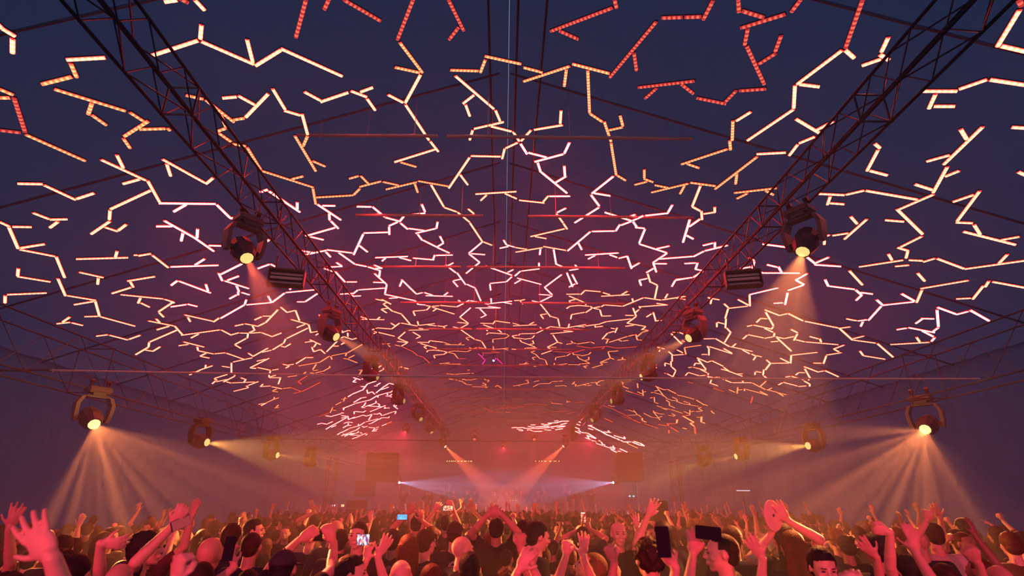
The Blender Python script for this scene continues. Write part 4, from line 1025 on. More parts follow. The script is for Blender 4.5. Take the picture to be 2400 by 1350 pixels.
# hair: shells over the skull, local to the head centre
def hair_mesh(kind):
    bm = bmesh.new()
    rnd = random.Random(hash(kind) % 97 if False else {'short': 3, 'crop': 5, 'long': 7, 'curly': 11, 'bun': 13}[kind])
    if kind in ('short', 'crop'):
        t = 0.010 if kind == 'short' else 0.0035
        add_ell(bm, (0, -0.016, 0.030), (0.075 + t, 0.094 + t, 0.086 + t), 3)
        add_ell(bm, (0, -0.045, -0.015), (0.066 + t, 0.058 + t, 0.058 + t), 3)
        if kind == 'short':
            for i in range(26):
                a = rnd.uniform(0, 6.28); r = rnd.uniform(0.2, 1)
                x, y = 0.066 * r * math.cos(a), -0.012 + 0.085 * r * math.sin(a)
                z = 0.030 + 0.09 * math.sqrt(max(0, 1 - r * r * .9))
                add_ell(bm, (x, y, z), (0.018, 0.022, 0.012), 1)
    elif kind == 'long':
        add_ell(bm, (0, -0.016, 0.030), (0.087, 0.106, 0.098), 3)
        add_ell(bm, (0, -0.055, -0.02), (0.085, 0.07, 0.09), 3)
        for i in range(22):
            x = -0.095 + 0.19 * i / 21
            y = -0.05 - 0.05 * math.sqrt(max(0, 1 - (x / 0.1) ** 2))
            add_cap(bm, (x * .85, y, 0.03), (x * 1.05 + rnd.uniform(-.01, .01), y + rnd.uniform(-.012, .006), -0.22 - rnd.uniform(0, .05)), 0.018, 0.009, 6)
    elif kind == 'curly':
        for i in range(150):
            v = Vector((rnd.gauss(0, 1), rnd.gauss(0, 1) - .25, rnd.gauss(0, 1) + .35)).normalized()
            if v.y > 0.45 and v.z < 0.45: continue
            add_ell(bm, (v.x * .088, -0.016 + v.y * .105, 0.028 + v.z * .100), (0.017, 0.017, 0.015), 1)
        add_ell(bm, (0, -0.016, 0.030), (0.085, 0.102, 0.095), 3)
    elif kind == 'bun':
        add_ell(bm, (0, -0.016, 0.030), (0.083, 0.102, 0.094), 3)
        add_ell(bm, (0, -0.05, -0.015), (0.074, 0.062, 0.062), 3)
        add_ell(bm, (0, -0.11, 0.085), (0.038, 0.036, 0.034), 2)
    me = remesh(bm, 0.008, 2)
    # open the shell for the face: push vertices in front of the hairline inside the skull
    for v in me.vertices:
        c = v.co
        if kind == 'long' and c.z < -0.03 and c.y < 0.02: continue
        line = 0.062 if kind != 'crop' else 0.072
        if c.y > 0.035 and c.z < line + (0.03 - abs(c.x)) * 0.15 or (c.y > -0.015 and c.z < 0.0 - 0.0 and abs(c.x) < 0.2 and kind != 'long'):
            v.co = Vector((c.x * 0.72, min(c.y, 0.05) * 0.72, c.z * 0.8))
    return me


HAIR = {k: hair_mesh(k) for k in ('short', 'crop', 'long', 'curly', 'bun')}
bm = bmesh.new()        # cap: crown, peak
add_ell(bm, (0, -0.012, 0.036), (0.084, 0.104, 0.084), 3)
for v in bm.verts:
    if v.co.z < 0.034: v.co.z = 0.034 + (v.co.z - 0.034) * 0.12
bmesh.ops.create_icosphere(bm, subdivisions=1, radius=0.007, matrix=Matrix.Translation((0, -0.012, 0.121)))
CAPM = bpy.data.meshes.new('crown'); bm.to_mesh(CAPM); bm.free()
for p in CAPM.polygons: p.use_smooth = True
bm = bmesh.new()
g = []
for i in range(9):
    a = -0.62 + 1.24 * i / 8
    row = []
    for k, (rr, dz) in enumerate(((0.088, 0.036), (0.125, 0.036), (0.160, 0.028))):
        for t in (0, -0.005):
            row.append(bm.verts.new((math.sin(a) * rr * 0.92, math.cos(a) * rr, dz - 0.008 * a * a * 3 + t)))
    g.append(row)
for i in range(8):
    for k in (0, 2):
        bm.faces.new((g[i][k], g[i][k + 2], g[i + 1][k + 2], g[i + 1][k]))
        bm.faces.new((g[i + 1][k + 1], g[i + 1][k + 3], g[i][k + 3], g[i][k + 1]))
    bm.faces.new((g[i][4], g[i][5], g[i + 1][5], g[i + 1][4]))
PEAKM = bpy.data.meshes.new('peak'); bm.to_mesh(PEAKM); bm.free()
M_CAP = mat('cap_cloth', (0.03, 0.03, 0.05), 0.8)

bm = bmesh.new()
for s_ in (-1, 1): add_ell(bm, (s_ * 0.030, 0.0925, 0.006), (0.013, 0.0065, 0.0055), 2)
EYEL = bpy.data.meshes.new('eyes'); bm.to_mesh(EYEL); bm.free()
bm = bmesh.new()
for s_ in (-1, 1): add_cap(bm, (s_ * 0.016, 0.1035, 0.026), (s_ * 0.046, 0.094, 0.027), 0.0034, 0.0026, 6)
BROW = bpy.data.meshes.new('brow'); bm.to_mesh(BROW); bm.free()


def one_side(me, s_):
    """keep one half (x*s_>0) of a mirrored feature"""
    b = bmesh.new(); b.from_mesh(me)
    bmesh.ops.delete(b, geom=[v for v in b.verts if v.co.x * s_ < 0], context='VERTS')
    m_ = bpy.data.meshes.new(me.name); b.to_mesh(m_); b.free()
    for p in m_.polygons: p.use_smooth = True
    return m_


EYES = {s_: one_side(EYEL, s_) for s_ in (-1, 1)}
BROWS = {s_: one_side(BROW, s_) for s_ in (-1, 1)}
_mc = {}


def variant(me, m):
    """same shape in another material"""
    k = (me.name, m.name)
    if k not in _mc:
        c = me.copy(); c.materials.clear(); c.materials.append(m); _mc[k] = c
    return _mc[k]


def put(name, me, m, parent, H=None):
    o = bpy.data.objects.new(name, variant(me, m)); COL.objects.link(o); o.parent = parent
    if H is not None: o.matrix_local = H
    return o


def dress(root, body, shirt, H, skin, cloth, hair, hairm, face=False, extra=None):
    b = put('body', body, SKIN[skin], root)
    put('shirt', shirt, CLOTH[cloth], root)
    put('trousers', TROUSERS, M_JEAN, root)
    if hair == 'cap':
        put('hair', HAIR['crop'], HAIRM[hairm], root, H)
        c = put('cap', CAPM, M_CAP, root, H)
        put('peak', PEAKM, M_CAP, c)
    elif hair == 'capback':
        put('hair', HAIR['crop'], HAIRM[hairm], root, H)
        c = put('cap', CAPM, M_CAP, root, H @ Matrix.Rotation(PI, 4, 'Z'))
        put('peak', PEAKM, M_CAP, c)
    elif hair != 'bald':
        put('hair', HAIR[hair], HAIRM[hairm], root, H)
    if face:
        for s_ in (-1, 1):
            put('eye', EYES[s_], M_EYE, root, H)
            put('eyebrow', BROWS[s_], HAIRM[min(hairm, 1)], root, H)
    return root


# stock poses (body space, facing +Y)
V = Vector
DOWN = {-1: (V((-.27, .04, .915)), V((0, .25, -1)), V((1, 0, 0)), 'loose'), 1: (V((.27, .04, .915)), V((0, .25, -1)), V((-1, 0, 0)), 'loose')}
def pose(l=None, r=None):
    a = dict(DOWN)
    if l: a[-1] = l
    if r: a[1] = r
    return a
UPR = (V((.30, .12, 1.90)), V((.05, .1, 1)), V((0, 1, 0)), 'open')
UPL = (V((-.32, .10, 1.86)), V((-.15, .1, 1)), V((0, 1, 0)), 'open')
FISTR = (V((.33, .18, 1.80)), V((0, .15, 1)), V((-.3, 1, 0)), 'fist')
FISTL = (V((-.28, .22, 1.84)), V((0, .15, 1)), V((.3, 1, 0)), 'fist')
PHR = (V((.13, .34, 1.74)), V((-.1, .2, 1)), V((-.7, .2, 0)), 'grip')
PHL = (V((-.13, .34, 1.74)), V((.1, .2, 1)), V((.7, .2, 0)), 'grip')
BENTR = (V((.30, .28, 1.60)), V((.1, .5, 1)), V((-1, .4, 0)), 'loose')
CLAPR = (V((.05, .30, 1.72)), V((-.2, .2, 1)), V((-1, 0, 0)), 'flat')
CLAPL = (V((-.05, .30, 1.72)), V((.2, .2, 1)), V((1, 0, 0)), 'flat')
POINTR = (V((.28, .40, 1.76)), V((.1, .9, .6)), V((0, .3, -1)), 'point')
STOCK = [build_body(p, 0.0105, nod, turn) for p, nod, turn in (
    (pose(), 0, 0), (pose(), 0.1, 0.5), (pose(), -0.1, -0.5), (pose(r=UPR), 0.1, 0), (pose(l=UPL), 0.15, 0.1), (pose(UPL, UPR), 0.15, 0),
    (pose(r=FISTR), 0.1, -0.1), (pose(FISTL, FISTR), 0.1, 0), (pose(PHL, PHR), 0.05, 0), (pose(CLAPL, CLAPR), 0.0, 0.0), (pose(r=BENTR), 0, 0.3), (pose(l=FISTL), 0, -0.3), (pose(r=POINTR), 0.05, 0))]
ARMTXT = ['both arms down', 'head turned left, arms down', 'head turned right, arms down', 'right arm raised high', 'left arm raised high', 'both arms raised high',
          'right fist up', 'both fists up', 'hands lifting a phone', 'clapping overhead', 'right forearm lifted', 'left fist up', 'right hand pointing ahead']
# ------------------------------------------------------------------ phones, hat
M_PH = mat('phone_black_glass', (0.012, 0.014, 0.03), 0.8, spec=0.05)


def screen_mat(name, cols, s, scale=40):
    m, nt, out = nodes(name)
    tc = nt.nodes.new('ShaderNodeTexCoord')
    nz = nt.nodes.new('ShaderNodeTexVoronoi'); nz.inputs['Scale'].default_value = scale
    nt.links.new(tc.outputs['Object'], nz.inputs['Vector'])
    sp = nt.nodes.new('ShaderNodeSeparateXYZ'); nt.links.new(nz.outputs['Color'], sp.inputs[0])
    cr = nt.nodes.new('ShaderNodeValToRGB')
    cr.color_ramp.interpolation = 'CONSTANT'
    for i, c in enumerate(cols):
        e = cr.color_ramp.elements[i] if i < 2 else cr.color_ramp.elements.new(i / len(cols))
        e.position = i / len(cols); e.color = tuple(c) + (1,)
    nt.links.new(sp.outputs[0], cr.inputs[0])
    e = nt.nodes.new('ShaderNodeEmission'); e.inputs['Strength'].default_value = s
    nt.links.new(cr.outputs[0], e.inputs['Color']); nt.links.new(e.outputs[0], out.inputs['Surface'])
    m.cycles.emission_sampling = 'NONE'
    return m


SCR = {'pale': mat('phone_pale_back', (0.6, 0.5, 0.5), 0.4), 'dark': mat('screen_off', (0.012, 0.014, 0.03), 0.7, spec=0.05),
       'red': screen_mat('screen_filming_lights', [(1, .25, .12), (1, .75, .5), (.8, .1, .08), (1, .45, .2)], 1.2),
       'white': screen_mat('screen_filming_stage', [(.75, .7, .95), (.3, .08, .2), (1, .9, .9), (.9, .3, .3), (.1, .08, .2)], 1.3, 60),
       'blue': screen_mat('screen_blue', [(.05, .35, 1), (.1, .5, 1)], 1.5)}


def phone(px, py, d, land, scr, label, roll=0.0, lens=True, yaw=0.0):
    p = at_d(px, py, d)
    root = empty('smartphone', p, (math.radians(-6), 0, yaw))
    w_, h_ = (0.15, 0.073) if land else (0.073, 0.15)
    R = Matrix.Rotation(roll, 3, 'Y')
    bm = bmesh.new(); add_box(bm, (0, 0, 0), (w_, 0.009, h_), rot=R, bevel=0.0035)
    obj('case', bm, M_PH, root)
    bm = bmesh.new(); add_box(bm, (0, -0.0052, 0), (w_ * 0.93, 0.0012, h_ * 0.93), rot=R)
    obj('screen', bm, SCR[scr], root)
    tag(root, label, 'phone', 'phones held up in the crowd')
    return root


HEROXY = []


def hero(px, py, d, rot, skin, cloth, hair, hairm, label, L=None, R=None, face=False, nod=0.0, turn=0.0, group='dancers in the front rows', hs=1.0):
    P = at_d(px, py, d)
    s = max(0.90, min(1.10, P.z / 1.757))
    root = empty('person', (P.x, P.y, 0), (0, 0, math.radians(rot)))
    root.scale = (s, s, s)
    M = Matrix.Translation((P.x, P.y, 0)) @ Matrix.Rotation(math.radians(rot), 4, 'Z') @ Matrix.Scale(s, 4)
    inv = M.inverted()
    arms = dict(DOWN)
    right = MROT @ V((1, 0, 0)); up = MROT @ V((0, 1, 0)); fw = MROT @ V((0, 0, -1))
    for s_, a in ((-1, L), (1, R)):
        if a is None: continue
        wx, wy, wd, (dx, dy), kind = a[:5]
        W = inv @ at_d(wx, wy, wd)
        ht = (right * dx - up * dy + fw * (a[5] if len(a) > 5 else 0.0) * math.hypot(dx, dy))
        hd = (inv.to_3x3() @ ht).normalized()
        pn = inv.to_3x3() @ (fw * 1.0 + right * (-s_) * (a[6] if len(a) > 6 else 0.5))
        arms[s_] = (W, hd, pn, kind)
    body, shirt, H, g = build_body(arms, 0.005 if d < 2.6 else 0.0075, nod, turn)
    body.name = 'hero_body_%d' % len(HEROXY); shirt.name = 'hero_shirt_%d' % len(HEROXY)
    dress(root, body, shirt, H, skin, cloth, hair, hairm, face)
    tag(root, label, 'person', group)
    HEROXY.append((P.x, P.y, 0.42 if d > 2 else 0.3))
    return root


D_ = 'open'
hero(-14, 1290, 4.2, 5, 2, 0, 'short', 0, 'person at left edge raising an open hand with a dark wristband', R=(24, 1214, 4.0, (10, -40), 'open', .2))
hero(38, 1362, 2.0, 8, 0, 1, 'short', 1, 'nearest blurred arm at bottom left, hand curled up beside a thumb', R=(124, 1312, 1.8, (-30, -30), 'open', .2))
hero(186, 1300, 3.9, 0, 0, 0, 'short', 0, 'person at bottom left bending a bare forearm to the right', R=(240, 1247, 3.6, (26, 3), 'loose', .3))
hero(344, 1243, 4.2, -75, 0, 2, 'short', 0, 'young dark-haired man in profile holding a pale phone overhead', R=(404, 1234, 3.95, (12, -22), 'grip', .1), face=True, nod=.1)
hero(288, 1316, 3.5, 195, 1, 2, 'bald', 0, 'man with sunglasses at the bottom edge facing the camera', face=True)
hero(448, 1440, 2.3, 10, 0, 1, 'short', 1, 'near blurred forearm rising from the bottom edge, left of the bald head', L=(436, 1290, 2.1, (6, -40), 'fist', .2))
hero(497, 1256, 4.1, 4, 1, 0, 'bald', 0, 'bald person seen from behind left of the dark phone')
hero(585, 1335, 4.0, 8, 0, 0, 'short', 0, 'hand with a bracelet lifting a dark upright phone, left part', L=(549, 1330, 3.8, (-8, -24), 'grip', .2))
hero(546, 1226, 5.6, 0, 1, 1, 'short', 1, 'person with rim-lit brown hair behind the dark upright phone')
hero(595, 1215, 6.6, -80, 0, 0, 'short', 0, 'person in profile with a lit nose and dark hair, left part', face=True)
hero(593, 1246, 5.0, 0, 1, 1, 'crop', 1, 'person with a blond cropped head in front of the lit profile')
hero(667, 1286, 3.7, 0, 1, 0, 'cap', 0, 'person in a dark cap framing the show with a phone in both hands', L=(700, 1266, 4.1, (26, -16), 'grip', .1), R=(783, 1272, 4.1, (-14, -26), 'grip', .1))
hero(843, 1213, 5.6, 178, 0, 0, 'short', 0, 'laughing person with messy dark hair facing the camera', face=True)
hero(866, 1352, 4.1, -6, 0, 0, 'bun', 1, 'person below the laughing face with one arm up, fingers spread', R=(880, 1262, 3.9, (14, -22), 'open', .1), L=(866, 1292, 3.9, (2, -16), 'grip', .3))
hero(822, 1300, 3.9, -85, 0, 1, 'short', 0, 'young person in profile at the bottom edge, forehead lit', face=True)
H16 = hero(921, 1240, 6.1, 0, 1, 0, 'short', 0, 'dark-haired man in a black shirt with a round badge on the back')
hero(941, 1309, 4.0, 0, 0, 2, 'bald', 0, 'bald head at the bottom edge below the round shirt badge')
hero(1012, 1322, 3.9, 0, 1, 2, 'short', 2, 'auburn-haired head catching orange light at the bottom edge')
hero(978, 1192, 8.4, 0, 1, 0, 'short', 0, 'tall dark-haired man with both hands at ear height, centre left', L=(955, 1205, 8.1, (8, -12), 'flat'), R=(990, 1222, 8.1, (-2, -10), 'loose'))
hero(1047, 1197, 8.6, 0, 0, 1, 'short', 0, 'dark-haired person filming with a glowing phone held above the head', L=(1014, 1202, 8.3, (6, -10), 'loose'), R=(1063, 1196, 8.2, (-5, -10), 'grip'))
H21 = hero(1066, 1221, 6.0, 0, 0, 2, 'capback', 1, 'person in a cap with a round pale patch on the shirt back')
hero(1081, 1254, 5.2, -55, 0, 1, 'bald', 0, 'bald person with face turned right, just below the round patch', face=True)
hero(1102, 1293, 4.2, 0, 1, 0, 'short', 0, 'dark round head in front of the bald person with turned face')
hero(958, 1252, 5.3, 10, 1, 1, 'long', 2, 'auburn long-haired person between the badge man and bald head')
hero(998, 1240, 5.6, -35, 0, 0, 'short', 1, 'person with face turned towards the dark-haired neighbour, centre left', face=True)
hero(1163, 1208, 6.8, 0, 1, 0, 'short', 0, 'person with both arms arched over the head, left of centre', L=(1142, 1208, 6.5, (12, -8), 'loose'), R=(1176, 1206, 6.5, (-14, -4), 'loose'))
hero(1092, 1187, 11.5, 0, 2, 0, 'short', 0, 'distant person with both bare arms straight up', L=(1083, 1190, 11.3, (-1, -10), 'flat'), R=(1103, 1192, 11.3, (1, -10), 'flat'))
hero(1256, 1222, 5.4, -75, 0, 0, 'short', 0, 'dark-haired man in profile with stubble right of centre', face=True, nod=-.2)
hero(1225, 1217, 7.4, 0, 1, 0, 'crop', 1, 'person with cropped sides behind the stubbled profile')
hero(1228, 1372, 3.4, 12, 0, 1, 'short', 1, 'pair of near fists clasped together, just right of centre', R=(1243, 1312, 3.2, (2, -26), 'fist', .2), L=(1220, 1314, 3.1, (14, -22), 'loose', .2))
hero(1190, 1332, 4.0, 10, 1, 0, 'curly', 1, 'curly-haired person at the bottom with a single fist up', R=(1219, 1278, 3.8, (2, -24), 'fist'))
hero(1346, 1350, 4.0, 0, 0, 0, 'short', 1, 'near pair of raised hands side by side, one thumb up', L=(1329, 1284, 3.8, (2, -26), 'fist', .1), R=(1361, 1282, 3.8, (3, -30), 'open', .1))
hero(1388, 1290, 4.1, 78, 0, 2, 'crop', 3, 'fair cropped-haired man in profile tilting his head back', face=True, nod=.45)
hero(1482, 1372, 3.6, 5, 1, 0, 'bald', 0, 'tattooed near forearm with a fist, leaning left of the bald man', L=(1440, 1306, 3.4, (-10, -26), 'fist', .1))
hero(1447, 1221, 6.1, 182, 0, 0, 'bald', 1, 'smiling bald man facing the camera right of centre', face=True)
hero(1551, 1208, 6.0, 15, 0, 0, 'short', 0, 'person stretching one pale arm up left beside the black speaker', L=(1517, 1212, 5.7, (10, -18), 'flat', .1))
hero(1520, 1262, 3.7, 8, 1, 1, 'curly', 1, 'curly brown head in front of a dark upright phone')
hero(1612, 1372, 3.3, 22, 0, 0, 'short', 1, 'hand from the right gripping a large dark upright phone', L=(1584, 1316, 3.0, (-18, -24), 'grip', .1))
hero(1650, 1365, 3.5, 12, 0, 0, 'short', 0, 'near vertical forearm whose fingers hold a dark sideways phone', L=(1625, 1278, 3.3, (3, -34), 'flat', .05))
hero(1692, 1249, 3.9, 82, 0, 0, 'crop', 1, 'man with buzz cut in profile facing left', face=True)
hero(1712, 1232, 5.2, -40, 1, 1, 'short', 1, 'person with brown hair behind the buzz-cut man', face=True)
H38 = hero(1830, 1204, 5.0, 5, 0, 0, 'long', 0, 'long-haired person lifting a round pale disc with both arms', L=(1808, 1252, 4.75, (2, -18), 'flat'), R=(1848, 1222, 4.75, (-14, -22), 'flat'))
hero(1816, 1365, 3.7, 14, 0, 0, 'short', 0, 'near arm from below with a splayed open hand, under the round disc', L=(1788, 1296, 3.5, (-16, -24), 'open', .1))
hero(1852, 1243, 4.6, 0, 1, 0, 'long', 2, 'person with long auburn hair directly below the disc holder')
hero(1917, 1281, 3.8, 172, 0, 0, 'short', 0, 'dark-haired young man facing the camera at lower right', face=True, nod=-.25)
hero(1899, 1250, 5.4, 185, 0, 1, 'short', 1, 'person with lit forehead facing the camera behind the young man', face=True)
hero(2060, 1460, 2.3, 12, 0, 1, 'short', 0, 'nearest blurred fist at lower right of the young man', L=(2004, 1335, 2.0, (-8, -40), 'fist', .2))
hero(2236, 1240, 6.6, 10, 2, 0, 'short', 0, 'person at right reaching a long bare arm high to the left', L=(2196, 1188, 6.3, (-9, -18), 'open', .1))
hero(2252, 1212, 7.4, 0, 3, 0, 'crop', 0, 'dark-skinned person with cropped hair beside the reaching arm')
hero(2180, 1222, 5.6, 0, 1, 4, 'crop', 1, 'person in a pale vest with one hand on the head, right part', L=(2170, 1226, 5.4, (4, -14), 'fist'))
hero(2148, 1238, 5.5, -20, 2, 0, 'bald', 0, 'shaven-headed person left of the pale vest')
hero(2050, 1246, 4.4, 0, 1, 0, 'short', 0, 'round dark head with an orange rim of light, lower right')
hero(2122, 1300, 4.2, 8, 0, 0, 'short', 0, 'person lifting a bright bare arm bent at the wrist', L=(2084, 1234, 4.0, (-12, -2), 'fist', .1))
hero(2100, 1352, 4.0, 18, 1, 0, 'short', 0, 'person at lower right spreading a hand towards the left', L=(2054, 1302, 3.8, (-18, -18), 'open', .1))
hero(2206, 1318, 4.0, 0, 1, 0, 'crop', 1, 'lone cropped head at the bottom edge under the pale vest')
hero(2352, 1372, 3.4, 20, 2, 0, 'short', 0, 'person at bottom right with a bent dim forearm', L=(2292, 1316, 3.2, (-12, -16), 'fist', .1))
hero(2336, 1322, 4.0, 10, 2, 2, 'bald', 0, 'rounded bare head near the bottom right corner')
hero(742, 1195, 9.5, 0, 2, 0, 'short', 0, 'distant person with one thin arm straight up, left part', L=(737, 1200, 9.3, (-4, -10), 'flat'))
hero(790, 1215, 6.4, 0, 1, 1, 'bald', 0, 'bald head behind the two-handed phone, left part')

# shirt badges
def badge(root, z, r, m1, name):
    bm = bmesh.new(); add_cyl(bm, (0.012, -0.128, z), (0.012, -0.134, z), r, n=20)
    o = obj(name, bm, m1, root); o['label'] = 'round pale print on the shirt back'
    bm = bmesh.new()
    add_cyl(bm, (0.012, -0.134, z), (0.012, -0.1355, z), r * .62, n=20)
    obj('ring', bm, CLOTH[0], o)
    bm = bmesh.new()
    for k in (-1, 0, 1): add_box(bm, (0.012 + k * r * .33, -0.136, z + r * .06 * (k == 0)), (r * .18, 0.0012, r * .5))
    obj('emblem', bm, m1, o)
M_PATCH = mat('badge_print', (0.75, 0.6, 0.58), 0.7)
badge(H16, 1.40, 0.022, M_PATCH, 'badge')
badge(H21, 1.36, 0.05, M_PATCH, 'badge')

phone(424, 1226, 3.95, False, 'pale', 'pale-backed phone held by the young man in profile, left', roll=1.2, yaw=1.1)
phone(537, 1286, 3.72, False, 'dark', 'dark upright phone over the bald head at left')
phone(741, 1256, 4.25, True, 'dark', 'dark sideways phone framed by two hands above a cap')
phone(851, 1265, 3.85, True, 'white', 'sideways phone showing the white-lit stage, under the laughing face').scale = (.6, .6, 1)
phone(1050, 1191, 8.15, True, 'red', 'glowing phone held over the crowd left of the centre')
phone(943, 1212, 8.0, True, 'blue', 'small blue-lit phone screen in the distant crowd')
phone(1554, 1270, 2.9, False, 'dark', 'large dark upright phone beside the curly head')
phone(1660, 1249, 3.2, True, 'dark', 'dark sideways phone above the buzz-cut man', roll=.1)
phone(1367, 1213, 8.0, False, 'red', 'tiny reddish phone screen right of centre')

# flat round disc held overhead
p = at_d(1812, 1208, 4.72)
hat = empty('round_disc', p, (math.radians(90), math.radians(-6), math.radians(32)))
bm = bmesh.new()
lathe(bm, [(-0.004, 0.0), (-0.004, 0.10), (-0.002, 0.125), (0.002, 0.125), (0.004, 0.10), (0.004, 0.0)], n=40)
obj('plate', bm, mat('pale_card', (0.75, 0.55, 0.48), 0.6, noise=.15, scale=20), hat, smooth=False)
bm = bmesh.new(); add_cyl(bm, (0, 0, -0.007), (0, 0, 0.007), 0.012, n=12)
obj('hub', bm, M_CAP, hat)
tag(hat, 'round pale disc with a dark centre held up over the crowd at right', 'disc')

# ------------------------------------------------------------------ the rest of the crowd
rnd = random.Random(21)
spots = []
y = 3.0
row = 0
while y < 34:
    dx = 0.62 + 0.006 * y
    x = -9.6 + (row % 2) * dx / 2
    while x < 9.8:
        X_, Y_ = x + rnd.uniform(-.16, .16), y + rnd.uniform(-.14, .14)
        x += dx
        r_ = MROT.transposed() @ (V((X_, Y_, 1.7)) - CAM)
        px = 1200 + F * r_.x / -r_.z
        if not (-40 < px < 2440): continue
        if any((X_ - a) ** 2 + (Y_ - b) ** 2 < q * q for a, b, q in HEROXY): continue
        if Y_ < 4.5 and rnd.random() < .35: continue
        edge = abs(X_) > 8.3
        if edge and rnd.random() < .5: continue
        # keep sight lines to the marked faces in the front rows
        d0 = -r_.z
        py_top = 675 - F * (MROT.transposed() @ (V((X_, Y_, 1.76)) - CAM)).y / d0
        if abs(px - 1542) < 14 and 11 < d0 < 15: continue
        spots.append((X_, Y_, px, d0))
    y += 0.52 + 0.012 * y
    row += 1
HTX = {'short': 'short-haired', 'crop': 'crop-haired', 'long': 'long-haired', 'curly': 'curly-haired', 'bun': 'bun-haired', 'bald': 'bald', 'cap': 'cap-wearing', 'capback': 'backward-capped'}
CTX = ['black', 'navy', 'charcoal', 'wine', 'pale']
KEY = [(288, 3.5), (352, 4.2), (843, 5.6), (822, 3.9), (1447, 6.1), (1256, 5.4), (1081, 5.2), (1692, 3.9), (1917, 3.8), (1388, 4.1), (1830, 5.0), (921, 6.1), (1066, 6.0), (1520, 3.7), (2180, 5.6), (998, 5.6), (1551, 6.0)]
spots = [s_ for s_ in spots if not any(abs(s_[2] - kx) < 300 / kd + 150 / s_[3] and s_[3] < kd for kx, kd in KEY)]
spots.sort(key=lambda s_: s_[3])
N_IND = 300 - len(HEROXY) - 16
ind, mass = spots[:N_IND], spots[N_IND:]
seenp = {}
proto = {}


def person_at(X_, Y_, vi, hair, hm, sk, cl, rot, sc, z=0.0):
    key = (vi, hair, hm, sk, cl)
    if key not in proto:
        root = empty('person')
        body, shirt, H, g = STOCK[vi]
        dress(root, body, shirt, H, sk, cl, hair, hm, face=abs(rot) > 1)
        proto[key] = root
    else:
        root = copy_tree(proto[key])
    root.location = (X_, Y_, z)
    root.rotation_euler = (0, 0, rot)
    root.scale = (sc, sc, sc)
    return root


for i, m_ in enumerate(STOCK):
    m_[0].name = 'stock_body_%d' % i; m_[1].name = 'stock_shirt_%d' % i
for X_, Y_, px, d0 in ind:
    if d0 < 6: vi = rnd.choice([0, 0, 0, 1, 2, 0, 0, 10, 3])
    else: vi = rnd.choice([0] * 26 + [1, 2, 3, 4, 5, 6, 7, 8, 9, 10, 11, 12, 0, 0, 0])
    hair = rnd.choice(['short'] * 6 + ['crop'] * 3 + ['long'] * 3 + ['curly', 'bun', 'bald', 'cap', 'capback'])
    hm = rnd.choice([0, 0, 0, 1, 1, 2, 3]); sk = rnd.choice([0, 0, 1, 1, 1, 2, 3]); cl = rnd.choice([0, 0, 0, 1, 1, 2, 2, 3, 4])
    rot = rnd.uniform(-.45, .45)
    if rnd.random() < .10: rot = rnd.choice([-1, 1]) * rnd.uniform(1.2, 3.1)
    top = 1.60 if (d0 < 5) else 1.80
    sc = rnd.uniform(0.90, 1.0) if d0 < 5 else rnd.uniform(0.91, 1.05)
    root = person_at(X_, Y_, vi, hair, hm, sk, cl, rot, sc)
    side = ['far left', 'left', 'centre left', 'centre right', 'right', 'far right'][min(5, max(0, int(px // 400)))]
    dep = 'front' if d0 < 5 else ('second' if d0 < 7 else ('middle' if d0 < 10 else 'rear'))
    lab = '%s person in %s shirt, %s, %s rows at %s' % (HTX[hair], CTX[cl], ARMTXT[vi], dep, side)
    tag(root, lab, 'person', 'crowd watching the stage')

# everyone farther back: one dense mass of small figures
LOW = []
for vi in (0, 1, 2, 3, 5, 8):
    me = STOCK[vi][0]
    bm = bmesh.new()
    t_ = []
    for src, mi, ratio in ((STOCK[vi][0], 0, .045), (STOCK[vi][1], 1, .12), (HAIR['short'], 2, .35)):
        o_ = bpy.data.objects.new('t', src); COL.objects.link(o_)
        dmod = o_.modifiers.new('d', 'DECIMATE'); dmod.ratio = ratio
        dg = bpy.context.evaluated_depsgraph_get()
        q = bpy.data.meshes.new_from_object(o_.evaluated_get(dg)); bpy.data.objects.remove(o_)
        if mi == 2: q.transform(STOCK[vi][2])
        for p_ in q.polygons: p_.material_index = mi
        b_ = bmesh.new(); b_.from_mesh(q)
        if mi == 0: bmesh.ops.delete(b_, geom=[v for v in b_.verts if v.co.z < .9], context='VERTS')
        tmp = bpy.data.meshes.new('t2'); b_.to_mesh(tmp); b_.free(); bm.from_mesh(tmp); bpy.data.meshes.remove(tmp)
    tmp = bpy.data.meshes.new('low'); bm.to_mesh(tmp); bm.free(); LOW.append(tmp)
bm = bmesh.new()
for X_, Y_, px, d0 in mass:
    me = LOW[rnd.choice([0] * 22 + [1, 1, 2, 2, 3, 4, 5])].copy()
    sc = rnd.uniform(.92, 1.06)
    me.transform(Matrix.Translation((X_, Y_, 0)) @ Matrix.Rotation(rnd.uniform(-.5, .5), 4, 'Z') @ Matrix.Scale(sc, 4))
    bm.from_mesh(me); bpy.data.meshes.remove(me)
o = obj('person', bm, [SKIN[2], CLOTH[0], HAIRM[0]], smooth=True)
tag(o, 'dense far crowd of heads and raised arms reaching to the stage', 'person', 'crowd watching the stage', 'stuff')
for me in LOW: bpy.data.meshes.remove(me)
print('CROWD', len(HEROXY), len(ind), len(mass))
# ------------------------------------------------------------------ the stage at the far end
ST_Y, ST_Z = 34.5, 1.15
bm = bmesh.new()
add_box(bm, (0, ST_Y + 5, ST_Z / 2), (17, 10, ST_Z), bevel=0.03)
sroot = obj('stage_deck', bm, M_DARK)
tag(sroot, 'black raised stage deck across the far end of the tent', 'stage')
# DJ table and gear
bm = bmesh.new(); add_box(bm, (0.9, ST_Y + 1.6, ST_Z + 0.5), (5.6, 0.9, 1.0), bevel=0.02)
tag(obj('dj_table', bm, M_BLACK), 'long black table for the DJ equipment at centre stage', 'table')


